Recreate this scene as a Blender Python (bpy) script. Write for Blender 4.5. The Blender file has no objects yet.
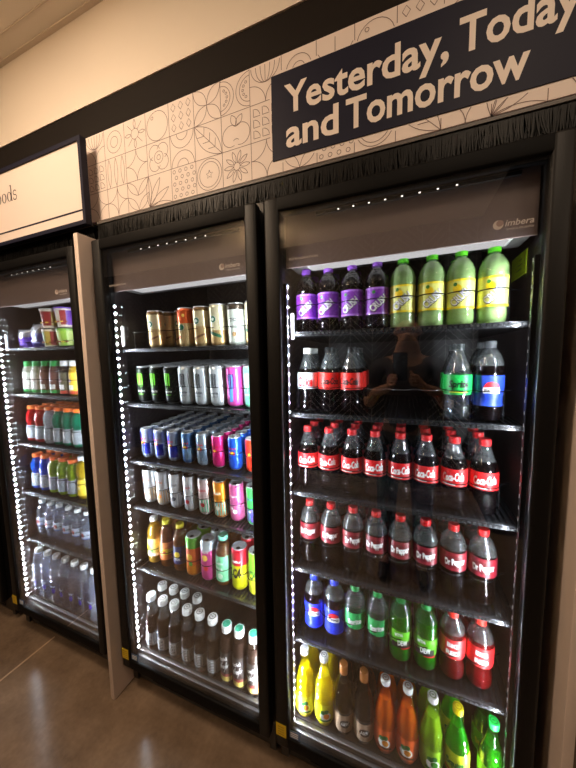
import bpy, math, random
from mathutils import Vector, Matrix
random.seed(7)
scene = bpy.context.scene
COL = scene.collection
PI = math.pi
sin, cos = math.sin, math.cos

# ------------------------------------------------------------------ materials
def lin(c):
    def f(v):
        v /= 255.0
        return v/12.92 if v <= .04045 else ((v+.055)/1.055)**2.4
    return (f(c[0]), f(c[1]), f(c[2]), 1.0)
MATS = {}
def nodes(name):
    m = bpy.data.materials.new(name); m.use_nodes = True
    nt = m.node_tree; nt.nodes.clear()
    out = nt.nodes.new('ShaderNodeOutputMaterial')
    MATS[name] = m
    return m, nt, out
def pbr(name, col, rough=.5, metal=0., spec=.5, noise=0., nscale=40., coat=0.):
    if name in MATS: return MATS[name]
    m, nt, out = nodes(name)
    b = nt.nodes.new('ShaderNodeBsdfPrincipled')
    b.inputs['Base Color'].default_value = lin(col)
    b.inputs['Roughness'].default_value = rough
    b.inputs['Metallic'].default_value = metal
    b.inputs['Specular IOR Level'].default_value = spec
    b.inputs['Coat Weight'].default_value = coat
    if noise > 0:
        tc = nt.nodes.new('ShaderNodeTexCoord'); n = nt.nodes.new('ShaderNodeTexNoise')
        n.inputs['Scale'].default_value = nscale; n.inputs['Detail'].default_value = 5
        r = nt.nodes.new('ShaderNodeMixRGB'); r.inputs[1].default_value = lin([max(0, v*(1-noise)) for v in col])
        r.inputs[2].default_value = lin([min(255, v*(1+noise)) for v in col])
        nt.links.new(tc.outputs['Object'], n.inputs['Vector']); nt.links.new(n.outputs['Fac'], r.inputs[0])
        nt.links.new(r.outputs[0], b.inputs['Base Color'])
    nt.links.new(b.outputs[0], out.inputs[0])
    return m
def liquid(name, col, trans=.45, rough=.1):
    if name in MATS: return MATS[name]
    m, nt, out = nodes(name)
    d = nt.nodes.new('ShaderNodeBsdfDiffuse'); t = nt.nodes.new('ShaderNodeBsdfTranslucent')
    d.inputs[0].default_value = lin(col); t.inputs[0].default_value = lin(col)
    mx = nt.nodes.new('ShaderNodeMixShader'); mx.inputs[0].default_value = trans
    nt.links.new(d.outputs[0], mx.inputs[1]); nt.links.new(t.outputs[0], mx.inputs[2])
    nt.links.new(mx.outputs[0], out.inputs[0])
    return m
def clear(name, tint=(255, 255, 255), haze=.0, rough=.03, ior=1.5, hazecol=(235, 240, 240), refl=1.):
    if name in MATS: return MATS[name]
    m, nt, out = nodes(name)
    L = nt.links.new
    tr = nt.nodes.new('ShaderNodeBsdfTransparent'); tr.inputs[0].default_value = lin(tint)
    gl = nt.nodes.new('ShaderNodeBsdfGlossy'); gl.inputs['Roughness'].default_value = rough
    ge = nt.nodes.new('ShaderNodeNewGeometry'); mr = nt.nodes.new('ShaderNodeMapRange')
    mr.inputs[3].default_value = ior; mr.inputs[4].default_value = 1/ior
    L(ge.outputs['Backfacing'], mr.inputs[0])
    fr = nt.nodes.new('ShaderNodeFresnel'); L(mr.outputs[0], fr.inputs['IOR'])
    mx = nt.nodes.new('ShaderNodeMixShader')
    k = nt.nodes.new('ShaderNodeMath'); k.operation = 'MULTIPLY'; k.use_clamp = True; k.inputs[1].default_value = refl
    L(fr.outputs[0], k.inputs[0]); L(k.outputs[0], mx.inputs[0])
    src = tr.outputs[0]
    if haze > 0:
        di = nt.nodes.new('ShaderNodeBsdfDiffuse'); di.inputs[0].default_value = lin(hazecol)
        tl = nt.nodes.new('ShaderNodeBsdfTranslucent'); tl.inputs[0].default_value = lin(hazecol)
        m0 = nt.nodes.new('ShaderNodeMixShader'); m0.inputs[0].default_value = .5
        L(di.outputs[0], m0.inputs[1]); L(tl.outputs[0], m0.inputs[2])
        m1 = nt.nodes.new('ShaderNodeMixShader'); m1.inputs[0].default_value = haze
        L(tr.outputs[0], m1.inputs[1]); L(m0.outputs[0], m1.inputs[2]); src = m1.outputs[0]
    L(src, mx.inputs[1]); L(gl.outputs[0], mx.inputs[2]); L(mx.outputs[0], out.inputs[0])
    return m
def emit(name, col, s):
    if name in MATS: return MATS[name]
    m, nt, out = nodes(name)
    e = nt.nodes.new('ShaderNodeEmission'); e.inputs[0].default_value = lin(col); e.inputs[1].default_value = s
    nt.links.new(e.outputs[0], out.inputs[0])
    return m

GLOBE = 22.0
LED_S = 1250.0
M = dict(
    black=pbr('black_powder_coat', (20, 18, 18), .38, noise=.12),
    frame=pbr('door_frame_black', (15, 13, 12), .48, spec=.25),
    rail_black=pbr('door_rail_black', (9, 8, 8), .6, spec=.12),
    liner=pbr('dark_liner', (52, 43, 42), .32),
    deckm=pbr('deck_grey', (58, 54, 53), .4, .1),
    header=pbr('header_grey', (140, 119, 114), .5),
    headdark=pbr('header_print', (186, 176, 170), .6, spec=.2),
    duct=pbr('duct_grey', (112, 108, 106), .4),
    silver=pbr('brushed_aluminium', (104, 101, 99), .36, .9),
    rail=pbr('shelf_rail_steel', (52, 52, 54), .25, .7),
    hole=pbr('rail_hole', (15, 15, 16), .6),
    wire=pbr('shelf_wire_black', (52, 52, 54), .2, .7),
    glass=clear('door_glass', (250, 251, 251), 0, 0.0, refl=1.4),
    led=emit('led_white', (240, 246, 255), LED_S),
    ledtop=emit('led_top', (255, 240, 225), 2.5),
    white=pbr('white_plastic', (236, 236, 236), .35),
    yellow=pbr('yellow_sticker', (214, 180, 30), .5),
    lime=pbr('lime_sticker', (205, 220, 40), .5),
    blue=pbr('blue_label', (70, 90, 125), .5),
    ink=pbr('black_ink', (18, 18, 20), .5),
    wood=pbr('pale_laminate', (222, 204, 192), .45, noise=.04, nscale=12),
    peach=pbr('soffit_paint', (242, 230, 214), .8, noise=.02, nscale=3),
    ceil=pbr('ceiling_paint', (232, 222, 208), .85, noise=.03, nscale=4),
    trim=pbr('ceiling_trim', (214, 200, 184), .6),
    recess=pbr('recess_dark', (30, 25, 22), .8, spec=.2, noise=.08, nscale=6),
    board=pbr('sign_board', (238, 222, 212), .55),
    linec=pbr('sign_line', (122, 96, 90), .6),
    navy=pbr('sign_navy', (22, 23, 44), .55, spec=.25),
    letters=pbr('sign_letters', (240, 226, 214), .5),
    bristle=pbr('bristle', (9, 8, 7), .5, spec=.25),
    roomwall=pbr('room_wall', (120, 105, 95), .8),
    pet=clear('pet_clear', (250, 251, 251), .0, .055, refl=2.3),
    petgrey=clear('pet_headspace', (225, 228, 228), .15, .055, hazecol=(190, 195, 195), refl=3.3),
    petgreen=clear('pet_green', (150, 225, 120), .03, .07, hazecol=(80, 200, 60), refl=3.),
    water=clear('water', (225, 232, 240), .05, .05, ior=1.4, refl=2.),
    waterhaze=clear('water_blue', (222, 228, 240), .2, .05, ior=1.4, refl=2., hazecol=(220, 225, 245)),
    alu=pbr('can_lid_aluminium', (205, 207, 209), .3, .55),
)
_c = {}
def C3(rgb, rough=.38, metal=0.):
    k = (tuple(rgb), rough, metal)
    if k not in _c: _c[k] = pbr('print_%02x%02x%02x_%d_%d' % (rgb[0], rgb[1], rgb[2], rough*100, metal*100), rgb, rough, metal)
    return _c[k]
def foil(rgb): return C3(rgb, .3, .55)

# ------------------------------------------------------------------ mesh builder
TEXT = {}
def text_geo(s, bold=.0, shear=0.):
    k = (s, bold, shear)
    if k in TEXT: return TEXT[k]
    cu = bpy.data.curves.new('t', 'FONT'); cu.body = s; cu.size = 1; cu.offset = bold; cu.shear = shear
    cu.resolution_u = 3
    o = bpy.data.objects.new('t', cu); COL.objects.link(o)
    dg = bpy.context.evaluated_depsgraph_get()
    me = o.evaluated_get(dg).to_mesh()
    v = [(a.co.x, a.co.y) for a in me.vertices]; f = [tuple(p.vertices) for p in me.polygons]
    o.evaluated_get(dg).to_mesh_clear()
    bpy.data.objects.remove(o); bpy.data.curves.remove(cu)
    x0 = min(a[0] for a in v); x1 = max(a[0] for a in v)
    v = [(a[0]-x0, a[1]) for a in v]
    TEXT[k] = (v, f, x1-x0)
    return TEXT[k]

class MB:
    def __init__(s): s.v = []; s.f = []; s.m = []; s.sm = []; s.mats = []
    def mi(s, mat):
        if mat not in s.mats: s.mats.append(mat)
        return s.mats.index(mat)
    def add(s, vs, fs, mat, smooth=False):
        o = len(s.v); i = s.mi(mat); s.v += [tuple(a) for a in vs]
        for f in fs: s.f.append(tuple(o+k for k in f)); s.m.append(i); s.sm.append(smooth)
        return s
    def box(s, x0, x1, y0, y1, z0, z1, mat):
        vs = [(x, y, z) for z in (z0, z1) for y in (y0, y1) for x in (x0, x1)]
        return s.add(vs, [(0, 2, 3, 1), (4, 5, 7, 6), (0, 1, 5, 4), (2, 6, 7, 3), (0, 4, 6, 2), (1, 3, 7, 5)], mat)
    def bbox(s, x0, x1, y0, y1, z0, z1, mat, b):
        # box with chamfered vertical and horizontal edges
        cx, cy, cz = (x0+x1)/2, (y0+y1)/2, (z0+z1)/2; hx, hy, hz = (x1-x0)/2, (y1-y0)/2, (z1-z0)/2
        import bmesh
        bm = bmesh.new(); bmesh.ops.create_cube(bm, size=1, matrix=Matrix.Diagonal((hx*2, hy*2, hz*2, 1)))
        bmesh.ops.bevel(bm, geom=bm.edges[:], offset=b, segments=3, affect='EDGES', profile=.5)
        bm.verts.ensure_lookup_table()
        vs = [(a.co.x+cx, a.co.y+cy, a.co.z+cz) for a in bm.verts]; fs = [tuple(a.index for a in f.verts) for f in bm.faces]
        bm.free()
        return s.add(vs, fs, mat, True)
    def lathe(s, prof, mat, seg=20, c=(0, 0, 0), sq=0., smooth=True, capb=True, capt=True):
        # prof list of (r,z)
        vs = []; fs = []
        n = len(prof)
        for r, z in prof:
            for k in range(seg):
                a = 2*PI*k/seg - PI/2
                rr = r
                if sq: rr = r*(1+sq*(abs(cos(2*a))**2*-1+ .5)) if False else r*(1+sq*(sin(2*a)**2))
                vs.append((c[0]+rr*cos(a), c[1]+rr*sin(a), c[2]+z))
        for i in range(n-1):
            for k in range(seg):
                k2 = (k+1) % seg
                fs.append((i*seg+k, i*seg+k2, (i+1)*seg+k2, (i+1)*seg+k))
        s.add(vs, fs, mat, smooth)
        if capb: s.add(vs[:seg], [tuple(reversed(range(seg)))], mat)
        if capt: s.add(vs[-seg:], [tuple(range(seg))], mat)
        return s
    def tube(s, pts, r, mat, seg=6, closed=False):
        P = [Vector(p) for p in pts]; n = len(P); vs = []; fs = []
        for i, p in enumerate(P):
            t = (P[min(i+1, n-1)]-P[max(i-1, 0)]).normalized()
            up = Vector((0, 0, 1)) if abs(t.z) < .9 else Vector((0, 1, 0))
            a = t.cross(up).normalized(); b = a.cross(t)
            for k in range(seg):
                q = p+r*(cos(2*PI*k/seg)*a+sin(2*PI*k/seg)*b); vs.append(q[:])
        for i in range(n-1):
            for k in range(seg):
                k2 = (k+1) % seg; fs.append((i*seg+k, (i+1)*seg+k, (i+1)*seg+k2, i*seg+k2))
        s.add(vs, fs, mat, True); s.add(vs[:seg], [tuple(range(seg))], mat); s.add(vs[-seg:], [tuple(reversed(range(seg)))], mat)
        return s
    # --- decals on a cylinder facing -Y, or on a plane
    def wrap(s, v2, faces, mat, R=None, z=0., a0=0., off=.0, y=0., x=0.):
        if R is None: vs = [(x+u, y-off, z+w) for u, w in v2]
        else: vs = [((R+off)*sin(u/R+a0), -(R+off)*cos(u/R+a0), z+w) for u, w in v2]
        return s.add(vs, faces, mat)
    def text(s, t, size, mat, x=0., z=0., R=None, width=None, bold=.0, shear=0., a0=0., off=.0007, y=0., align='C', rot=0.):
        v, f, w = text_geo(t, bold, shear); sx = size if width is None else width/w
        W = w*sx; o = {'C': -W/2, 'L': 0, 'R': -W}[align]
        v2 = [(a*sx+o, b*size-(.35*size if align == 'C' else 0)) for a, b in v]
        if rot: v2 = [(a*cos(rot)-b*sin(rot), a*sin(rot)+b*cos(rot)) for a, b in v2]
        v2 = [(a+(x if R else 0), b) for a, b in v2]
        return s.wrap(v2, f, mat, R, z, a0, off, y, x)
    def rect(s, u0, u1, w0, w1, mat, R=None, a0=0., off=.0004, n=6, y=0.):
        v = []; f = []
        for i in range(n+1):
            u = u0+(u1-u0)*i/n; v += [(u, w0), (u, w1)]
        for i in range(n): f.append((2*i, 2*i+2, 2*i+3, 2*i+1))
        return s.wrap(v, f, mat, R, 0, a0, off, y)
    def poly(s, pts, mat, R=None, off=.0006, z=0., a0=0., y=0., x=0.):
        if R is None: return s.wrap(pts, [tuple(range(len(pts)))], mat, R, z, a0, off, y, x)
        u0 = min(p[0] for p in pts); u1 = max(p[0] for p in pts); n = max(1, int(math.ceil((u1-u0)/.0045)))
        def cut(poly_, u, keep_right):
            res = []
            for i in range(len(poly_)):
                a, b = poly_[i-1], poly_[i]; ia = (a[0] >= u) == keep_right; ib = (b[0] >= u) == keep_right
                if ia != ib and abs(b[0]-a[0]) > 1e-9:
                    k = (u-a[0])/(b[0]-a[0]); res.append((u, a[1]+(b[1]-a[1])*k))
                if ib: res.append(b)
            return res
        for i in range(n):   # bend the shape round the cylinder strip by strip
            q = list(pts)
            if i > 0: q = cut(q, u0+(u1-u0)*i/n, True)
            if i < n-1 and len(q) > 2: q = cut(q, u0+(u1-u0)*(i+1)/n, False)
            if len(q) > 2: s.wrap(q, [tuple(range(len(q)))], mat, R, z, a0, off, y, x)
        return s
    def disc(s, u, w, r, mat, R=None, off=.0006, a0=0., y=0., n=18, ry=None, th0=0, th1=2*PI):
        ry = ry or r
        pts = [(u+r*cos(th0+(th1-th0)*k/n), w+ry*sin(th0+(th1-th0)*k/n)) for k in range(n if th1-th0 > 6.2 else n+1)]
        return s.poly(pts, mat, R, off, 0, a0, y)
    def ribbon(s, pts, wd, mat, y=0., closed=False, off=0.):
        n = len(pts); vs = []; fs = []
        for i in range(n):
            a = pts[i-1] if (i > 0 or closed) else pts[0]; b = pts[(i+1) % n] if (i < n-1 or closed) else pts[-1]
            dx, dz = b[0]-a[0], b[1]-a[1]; l = math.hypot(dx, dz) or 1
            nx, nz = -dz/l*wd/2, dx/l*wd/2
            vs += [(pts[i][0]+nx, y, pts[i][1]+nz), (pts[i][0]-nx, y, pts[i][1]-nz)]
        for i in range(n if closed else n-1):
            j = (i+1) % n; fs.append((2*i, 2*i+1, 2*j+1, 2*j))
        return s.add(vs, fs, mat)
    def build(s, name, parent=None, loc=(0, 0, 0), rz=0):
        me = bpy.data.meshes.new(name); me.from_pydata(s.v, [], s.f)
        for m in s.mats: me.materials.append(m)
        me.polygons.foreach_set('material_index', s.m); me.polygons.foreach_set('use_smooth', s.sm)
        me.update()
        o = bpy.data.objects.new(name, me); COL.objects.link(o); o.parent = parent; o.location = loc
        o.rotation_euler = (0, 0, rz)
        return o

def tag(o, label=None, cat=None, group=None, kind=None):
    if label: o['label'] = label
    if cat: o['category'] = cat
    if group: o['group'] = group
    if kind: o['kind'] = kind
    return o
def empty(name, loc=(0, 0, 0), rz=0):
    o = bpy.data.objects.new(name, None); COL.objects.link(o); o.location = loc; o.rotation_euler = (0, 0, rz)
    o.empty_display_size = .05
    return o
def copy_tree(o, parent=None):
    c = o.copy(); COL.objects.link(c); c.parent = parent
    for ch in list(o.children): copy_tree(ch, c)
    return c

# ------------------------------------------------------------------ room
def struct(mb, name): return tag(mb.build(name), kind='structure')
m, nt, out = nodes('polished_concrete')
L = nt.links.new; N = nt.nodes.new
b = N('ShaderNodeBsdfPrincipled'); tc = N('ShaderNodeTexCoord')
n1 = N('ShaderNodeTexNoise'); n1.inputs['Scale'].default_value = 3.5; n1.inputs['Detail'].default_value = 9; n1.inputs['Roughness'].default_value = .65
n2 = N('ShaderNodeTexNoise'); n2.inputs['Scale'].default_value = 60; n2.inputs['Detail'].default_value = 4
L(tc.outputs['Object'], n1.inputs['Vector']); L(tc.outputs['Object'], n2.inputs['Vector'])
cr = N('ShaderNodeValToRGB'); cr.color_ramp.elements[0].position = .32; cr.color_ramp.elements[1].position = .72
cr.color_ramp.elements[0].color = lin((112, 94, 78)); cr.color_ramp.elements[1].color = lin((158, 134, 112))
L(n1.outputs['Fac'], cr.inputs[0])
mx = N('ShaderNodeMixRGB'); mx.blend_type = 'MULTIPLY'; mx.inputs[0].default_value = .35
L(cr.outputs[0], mx.inputs[1]); L(n2.outputs['Fac'], mx.inputs[2]); L(mx.outputs[0], b.inputs['Base Color'])
ma = N('ShaderNodeMath'); ma.operation = 'MULTIPLY_ADD'; ma.inputs[1].default_value = .2; ma.inputs[2].default_value = .08
L(n1.outputs['Fac'], ma.inputs[0]); L(ma.outputs[0], b.inputs['Roughness'])
b.inputs['Specular IOR Level'].default_value = .16
L(b.outputs[0], out.inputs[0]); M['floor'] = m

m, nt, out = nodes('herringbone_tile')
L = nt.links.new; N = nt.nodes.new
b = N('ShaderNodeBsdfPrincipled'); tc = N('ShaderNodeTexCoord'); sp = N('ShaderNodeSeparateXYZ'); L(tc.outputs['Object'], sp.inputs[0])
def mth(op, a, bb=None, c=None):
    n = N('ShaderNodeMath'); n.operation = op
    for i, v in enumerate((a, bb, c)):
        if v is None: continue
        if isinstance(v, (int, float)): n.inputs[i].default_value = v
        else: L(v, n.inputs[i])
    return n.outputs[0]
tri = mth('ABSOLUTE', mth('SUBTRACT', mth('FRACT', mth('MULTIPLY', sp.outputs['X'], 1/.50)), .5))
st = mth('FRACT', mth('MULTIPLY', mth('ADD', sp.outputs['Z'], mth('MULTIPLY', tri, .50)), 1/.083))
lin_ = mth('LESS_THAN', st, .10)
seam = mth('LESS_THAN', mth('ABSOLUTE', mth('SUBTRACT', tri, .25)), .244)
line = mth('MAXIMUM', lin_, mth('SUBTRACT', 1.0, seam))
mx = N('ShaderNodeMixRGB'); L(line, mx.inputs[0]); mx.inputs[1].default_value = lin((34, 30, 29)); mx.inputs[2].default_value = lin((140, 134, 128))
L(mx.outputs[0], b.inputs['Base Color']); b.inputs['Roughness'].default_value = .4; b.inputs['Specular IOR Level'].default_value = .2
L(b.outputs[0], out.inputs[0]); M['tile'] = m

XL, XR, YB, YF, ZC = -4.6, 3.2, .95, -2.7, 2.82
struct(MB().box(XL, XR, YF, YB, -.05, 0, M['floor']), 'floor')
struct(MB().box(XL, XR, YF, YB, ZC, ZC+.05, M['ceil']), 'ceiling')
struct(MB().box(XL, XR, YB, YB+.05, 0, ZC, M['recess']), 'wall_back')
struct(MB().box(XL, XR, YF-.05, YF, 0, ZC, M['tile']), 'wall_front')

struct(MB().box(1.04, XR, YF, -1.9, 0, ZC, pbr('dark_partition', (34, 28, 26), .8, spec=.1)), 'wall_partition')
struct(MB().box(XL-.05, XL, YF, YB, 0, ZC, M['roomwall']), 'wall_left')
struct(MB().box(XR, XR+.05, YF, YB, 0, ZC, M['roomwall']), 'wall_right')
# soffit above the coolers, dark strip for the recess under it
struct(MB().box(XL, XR, .080, YB, 2.491, ZC, M['peach']), 'wall_soffit')
struct(MB().box(XL, XR, .085, .11, 1.955, 2.491, M['recess']), 'wall_recess_shade')  # flat dark board, coloured for the shade of an open recess
struct(MB().box(XL, XR, .062, .0795, ZC-.006, ZC, M['trim']).box(XL, XR, .0, .004, ZC-.003, ZC, M['trim']), 'trim_1')
jm = pbr('joint_filler', (176, 148, 120), .5, noise=.1)
struct(MB().box(-1.375, -1.366, YF, .05, -.002, .0012, jm), 'trim_2')

# ------------------------------------------------------------------ coolers
GW, ZB, ZT = .62, .182, 1.885
def led_mesh(ang, w=.0065, h=.0075, t=.0012):
    """one LED chip: white body, only its front face shines"""
    q = MB(); nx, ny = cos(ang), sin(ang); tx, ty = -ny, nx; vs = []
    for dz in (-h/2, h/2):
        for d in (0, t):
            for k in (-w/2, w/2): vs.append((nx*d+tx*k, ny*d+ty*k, dz))
    q.add(vs, [(0, 1, 3, 2), (4, 6, 7, 5), (0, 4, 5, 1), (0, 2, 6, 4), (1, 5, 7, 3)], M['white'])
    q.add([vs[2], vs[3], vs[7], vs[6]], [(0, 1, 2, 3)], M['led'])
    return q
LEDP = {}
def led_row(parent, ang, pts):
    for p in pts:
        if ang not in LEDP: o = led_mesh(ang).build('led', parent); LEDP[ang] = o
        else: o = LEDP[ang].copy(); COL.objects.link(o); o.parent = parent
        o.location = p

A_LED = math.radians(20)
def cooler(x0, label, chevron=False, tagsticker=False):
    root = tag(empty('display_cooler', (x0, 0, 0)), label, 'cooler', 'glass door drink coolers')
    c = MB()
    c.box(-.048, -.0185, .038, .72, .03, 1.945, M['black']); c.box(.6385, .662, .038, .72, .03, 1.945, M['black'])
    c.box(-.0185, .6385, .038, .72, 1.915, 1.945, M['black']); c.box(-.0185, .6385, .69, .72, .03, 1.915, M['black'])
    c.box(-.0185, .6385, .048, .69, .03, .165, M['black'])
    for k in range(9): c.box(.06, .55, .0445, .048, .045+k*.011, .0495+k*.011, M['hole'])
    for fx in (-.02, .6):
        for fy in (.1, .62): c.lathe([(.016, 0), (.016, .006), (.01, .008), (.01, .03)], M['black'], 10, (fx+.02, fy, 0))
    c.build('cabinet', root)
    l = MB()
    l.box(-.0185, -.0155, .05, .69, .165, 1.915, M['liner']); l.box(.6355, .6385, .05, .69, .165, 1.915, M['liner'])
    l.box(-.0155, .6355, .05, .69, 1.905, 1.915, M['liner'])
    l.build('side_liner', root)
    bk = MB().box(-.0155, .6355, .66, .69, .198, 1.905, M['liner']); bk.build('back_liner', root)
    d = MB().box(-.0155, .6355, .05, .66, .165, .196, M['deckm'])
    for k in range(26): d.box(-.01+k*.0245, -.006+k*.0245, .052, .655, .196, .1975, M['deckm'])
    d.build('floor_deck', root)
    s = MB().bbox(.002, .618, .030, .046, .186, .2, M['silver'], .003).bbox(.002, .618, .020, .034, .166, .181, M['silver'], .003)
    s.box(.002, .618, .03, .046, .165, .186, M['deckm'])
    sr = s.build('sill_rail', root)
    e = MB(); e.lathe([(.0085, 0), (.0085, .002)], M['silver'], 16); e.lathe([(.006, .002), (.006, .0026)], M['hole'], 16)
    eo = e.build('emblem', sr, (.545, .0195, .1745)); eo.rotation_euler = (PI/2, 0, 0)
    MB().text('Imbera', .012, M['headdark'], .56, .171, y=.0195, align='L').build('lettering', sr)
    # header
    h = MB().box(.004, .617, .036, .042, 1.738, 1.896, M['header']); ho = h.build('header_panel', root)
    a = MB().box(.0, .62, .06, .16, 1.752, 1.760, M['duct'])
    a.add([(0, .06, 1.752), (.62, .06, 1.752), (.62, .043, 1.738), (0, .043, 1.738), (0, .06, 1.76), (.62, .06, 1.76), (.62, .043, 1.742), (0, .043, 1.742)],
          [(0, 1, 2, 3), (7, 6, 5, 4), (3, 2, 6, 7), (0, 3, 7, 4), (1, 5, 6, 2), (0, 4, 5, 1)], M['duct'])
    a.box(0, .62, .16, .168, 1.752, 1.9, M['liner'])
    a.build('air_duct', root)
    cl = MB().box(.06, .58, .066, .12, 1.7455, 1.752, M['white']).build('canopy_light', root)
    MB().box(.065, .575, .069, .117, 1.7445, 1.7455, emit('canopy_diffuser', (250, 244, 246), .85)).build('diffuser', cl)
    # light strips, with the LEDs turned inward
    zs = [.215+k*.0293 for k in range(51)]
    for sx, ang in ((.004, A_LED), (.616, PI-A_LED)):
        st = MB().box(sx-.005, sx+.005, .0222, .034, .2, 1.69, M['black']).build('light_strip', root)
        dx = .0062*(1 if ang < PI/2 else -1)
        led_row(st, ang, [(sx+dx, .0262, z) for z in zs])
    tl = MB().box(.10, .58, .028, .036, 1.872, 1.88, M['black']).build('top_light', root)
    for k in range(8):
        x = .165+k*.041; MB().box(x-.0022, x+.0022, .0268, .028, 1.874, 1.8768, M['ledtop']).build('led', tl)
    MB().bbox(.012, .022, .046, .056, 1.525, 1.605, M['white'], .003).build('white_bar', root)  # plain white bar beside the left light strip
    # door
    f = MB(); y0, y1 = -.012, .022
    f.bbox(-.046, .001, y0, y1, .14, 1.925, M['frame'], .008); f.bbox(.619, .660, y0, y1, .14, 1.925, M['frame'], .008)
    f.bbox(-.006, .626, y0+.001, y1, 1.884, 1.9245, M['rail_black'], .006); f.bbox(-.006, .626, y0+.001, y1, .1405, .183, M['rail_black'], .006)
    f.box(-.04, .654, .022, .038, 1.886, 1.92, M['black']); f.box(-.04, .654, .022, .038, .145, .165, M['black'])
    f.box(-.04, -.002, .022, .038, .165, 1.886, M['black']); f.box(.622, .654, .022, .038, .165, 1.886, M['black'])
    f.box(.45, .6, .0, .03, .125, .141, M['black'])
    dr = f.build('door', root)
    MB().box(-.001, .621, -.004, 0, .181, 1.886, M['glass']).build('glass_pane', dr)
    MB().box(-.001, .621, .010, .0135, .181, 1.886, M['glass']).build('glass_pane', dr)
    lg = MB()
    lg.disc(.532, 1.757, .010, M['headdark'], off=.0003, y=-.004); lg.disc(.535, 1.760, .007, M['header'], off=.0005, y=-.004)
    lg.text('imbera', .019, M['headdark'], .545, 1.752, y=-.004, off=.0004, align='L', bold=.012, shear=.2)
    lg.text('COMMERCIAL REFRIGERATION', .006, M['headdark'], .547, 1.743, y=-.004, off=.0004, align='L', width=.05)
    lg.build('logo', dr)
    MB().text('REFRIGERATION', .009, M['headdark'], .03, 1.746, y=-.004, off=.0004, align='L', width=.085).build('lettering', dr)
    ys = MB().box(-.043, -.006, -.0128, -.0119, .183, .229, M['yellow'])
    for k in range(4): ys.box(-.036, -.014, -.0131, -.0128, .19+k*.009, .1925+k*.009, C3((150, 120, 20)))
    ys.build('warning_sticker', dr)
    bl = MB().box(.003, .04, -.0048, -.004, .184, .212, M['blue'])
    for k in range(3): bl.box(.007, .034, -.0051, -.0048, .189+k*.007, .1915+k*.007, M['white'])
    bl.build('rating_label', dr)
    if tagsticker:
        t = MB().box(.6340, .6352, .150, .262, 1.680, 1.742, M['lime'])
        for k in range(3): t.box(.6336, .6340, .18, .225-.01*k, 1.698+k*.013, 1.7005+k*.013, C3((120, 130, 30)))
        t.build('price_sticker', root)
    return root

X0 = dict(R=0., M=-.731, L=-1.544, F=-2.357)
cooler(X0['R'], 'right black glass door cooler full of soda bottles', True, True)
cooler(X0['M'], 'middle black glass door cooler of cans and tea bottles')
cooler(X0['L'], 'left black glass door cooler of sports drinks and water')
cooler(X0['F'], 'black glass door cooler cut off at left edge of photo')

PITCH, XS, YR = .0736, .0408, .122
def slope(key, z): return math.radians(3.6) if key == 'M' and z > .8 else 0.
def shelf(key, z, gh, label, ring=True):
    x0 = X0[key]
    sl = slope(key, z)
    root = tag(empty('cooler_shelf', (x0, 0, z-math.tan(sl)*YR)), label, 'shelf', 'wire shelves in the coolers')
    root.rotation_euler.x = sl
    r = MB().bbox(.004, .616, .052, .066, -.011, .002, M['rail'], .002)
    for k in range(50): r.box(.012+k*.0121, .019+k*.0121, .0512, .0521, -.007, -.002, M['hole'])
    r.build('front_rail', root)
    d = MB().box(-.0153, .6353, .066, .64, -.012, -.006, M['wire'])
    for k in range(43): d.box(-.012+k*.015, -.0095+k*.015, .066, .64, -.006, 0, M['wire'])
    d.build('wire_deck', root)
    g = MB(); pts = []
    for k in range(8):
        cx = XS+k*PITCH
        for j in range(9):
            a = -PI/2*.95+PI*.95*j/8
            pts.append((cx+.0362*sin(a), YR-.0385*cos(a), gh))
    pts = [(-.0, YR+.02, gh)]+pts+[(.62, YR+.02, gh)]
    g.tube(pts, .0014, M['wire'])
    for k in ((0, 8) if key == 'R' else range(9)):
        cx = XS-PITCH/2+k*PITCH
        g.tube([(cx, YR-.002, gh), (cx, YR-.006, 0)], .0013, M['wire'], 5)
    g.build('front_guard', root)
    return root
SZ = dict(R=[1.545, 1.29, 1.03, .765, .506], M=[1.515, 1.294, 1.053, .852, .572], L=[1.535, 1.304, 1.05, .79, .528])
SZ = {k: [1.472-(1.472-z)*1.0075 for z in v] for k, v in SZ.items()}
ORD = ['first', 'second', 'third', 'fourth', 'fifth', 'sixth', 'seventh', 'eighth', 'ninth']
SH = ['top', 'second', 'third', 'fourth', 'fifth', 'bottom']
CN = dict(R='right', M='middle', L='left', F='far left')
WHAT = dict(R=['grape and lemon sodas', 'half empty row of colas and lemon sodas', 'red labelled colas', 'maroon labelled sodas', 'blue, green and red sodas'],
            M=['coffee cans', 'tall black and white cans', 'slim blue energy cans', 'slim white cans', 'tea bottles and tall cans'],
            L=['snack bags and cups', 'green capped shakes', 'red and teal sports drinks', 'blue and lime sports drinks', 'small water bottles'])
GH = dict(R=[.09, .082, .082, .08, .085], M=[.068, .072, .07, .075, .07], L=[.03, .075, .08, .08, .08])
for k in 'RML':
    for i, z in enumerate(SZ[k]):
        shelf(k, z, GH[k][i], '%s shelf of the %s cooler, holding %s' % (SH[i], CN[k], WHAT[k][i]))

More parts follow.
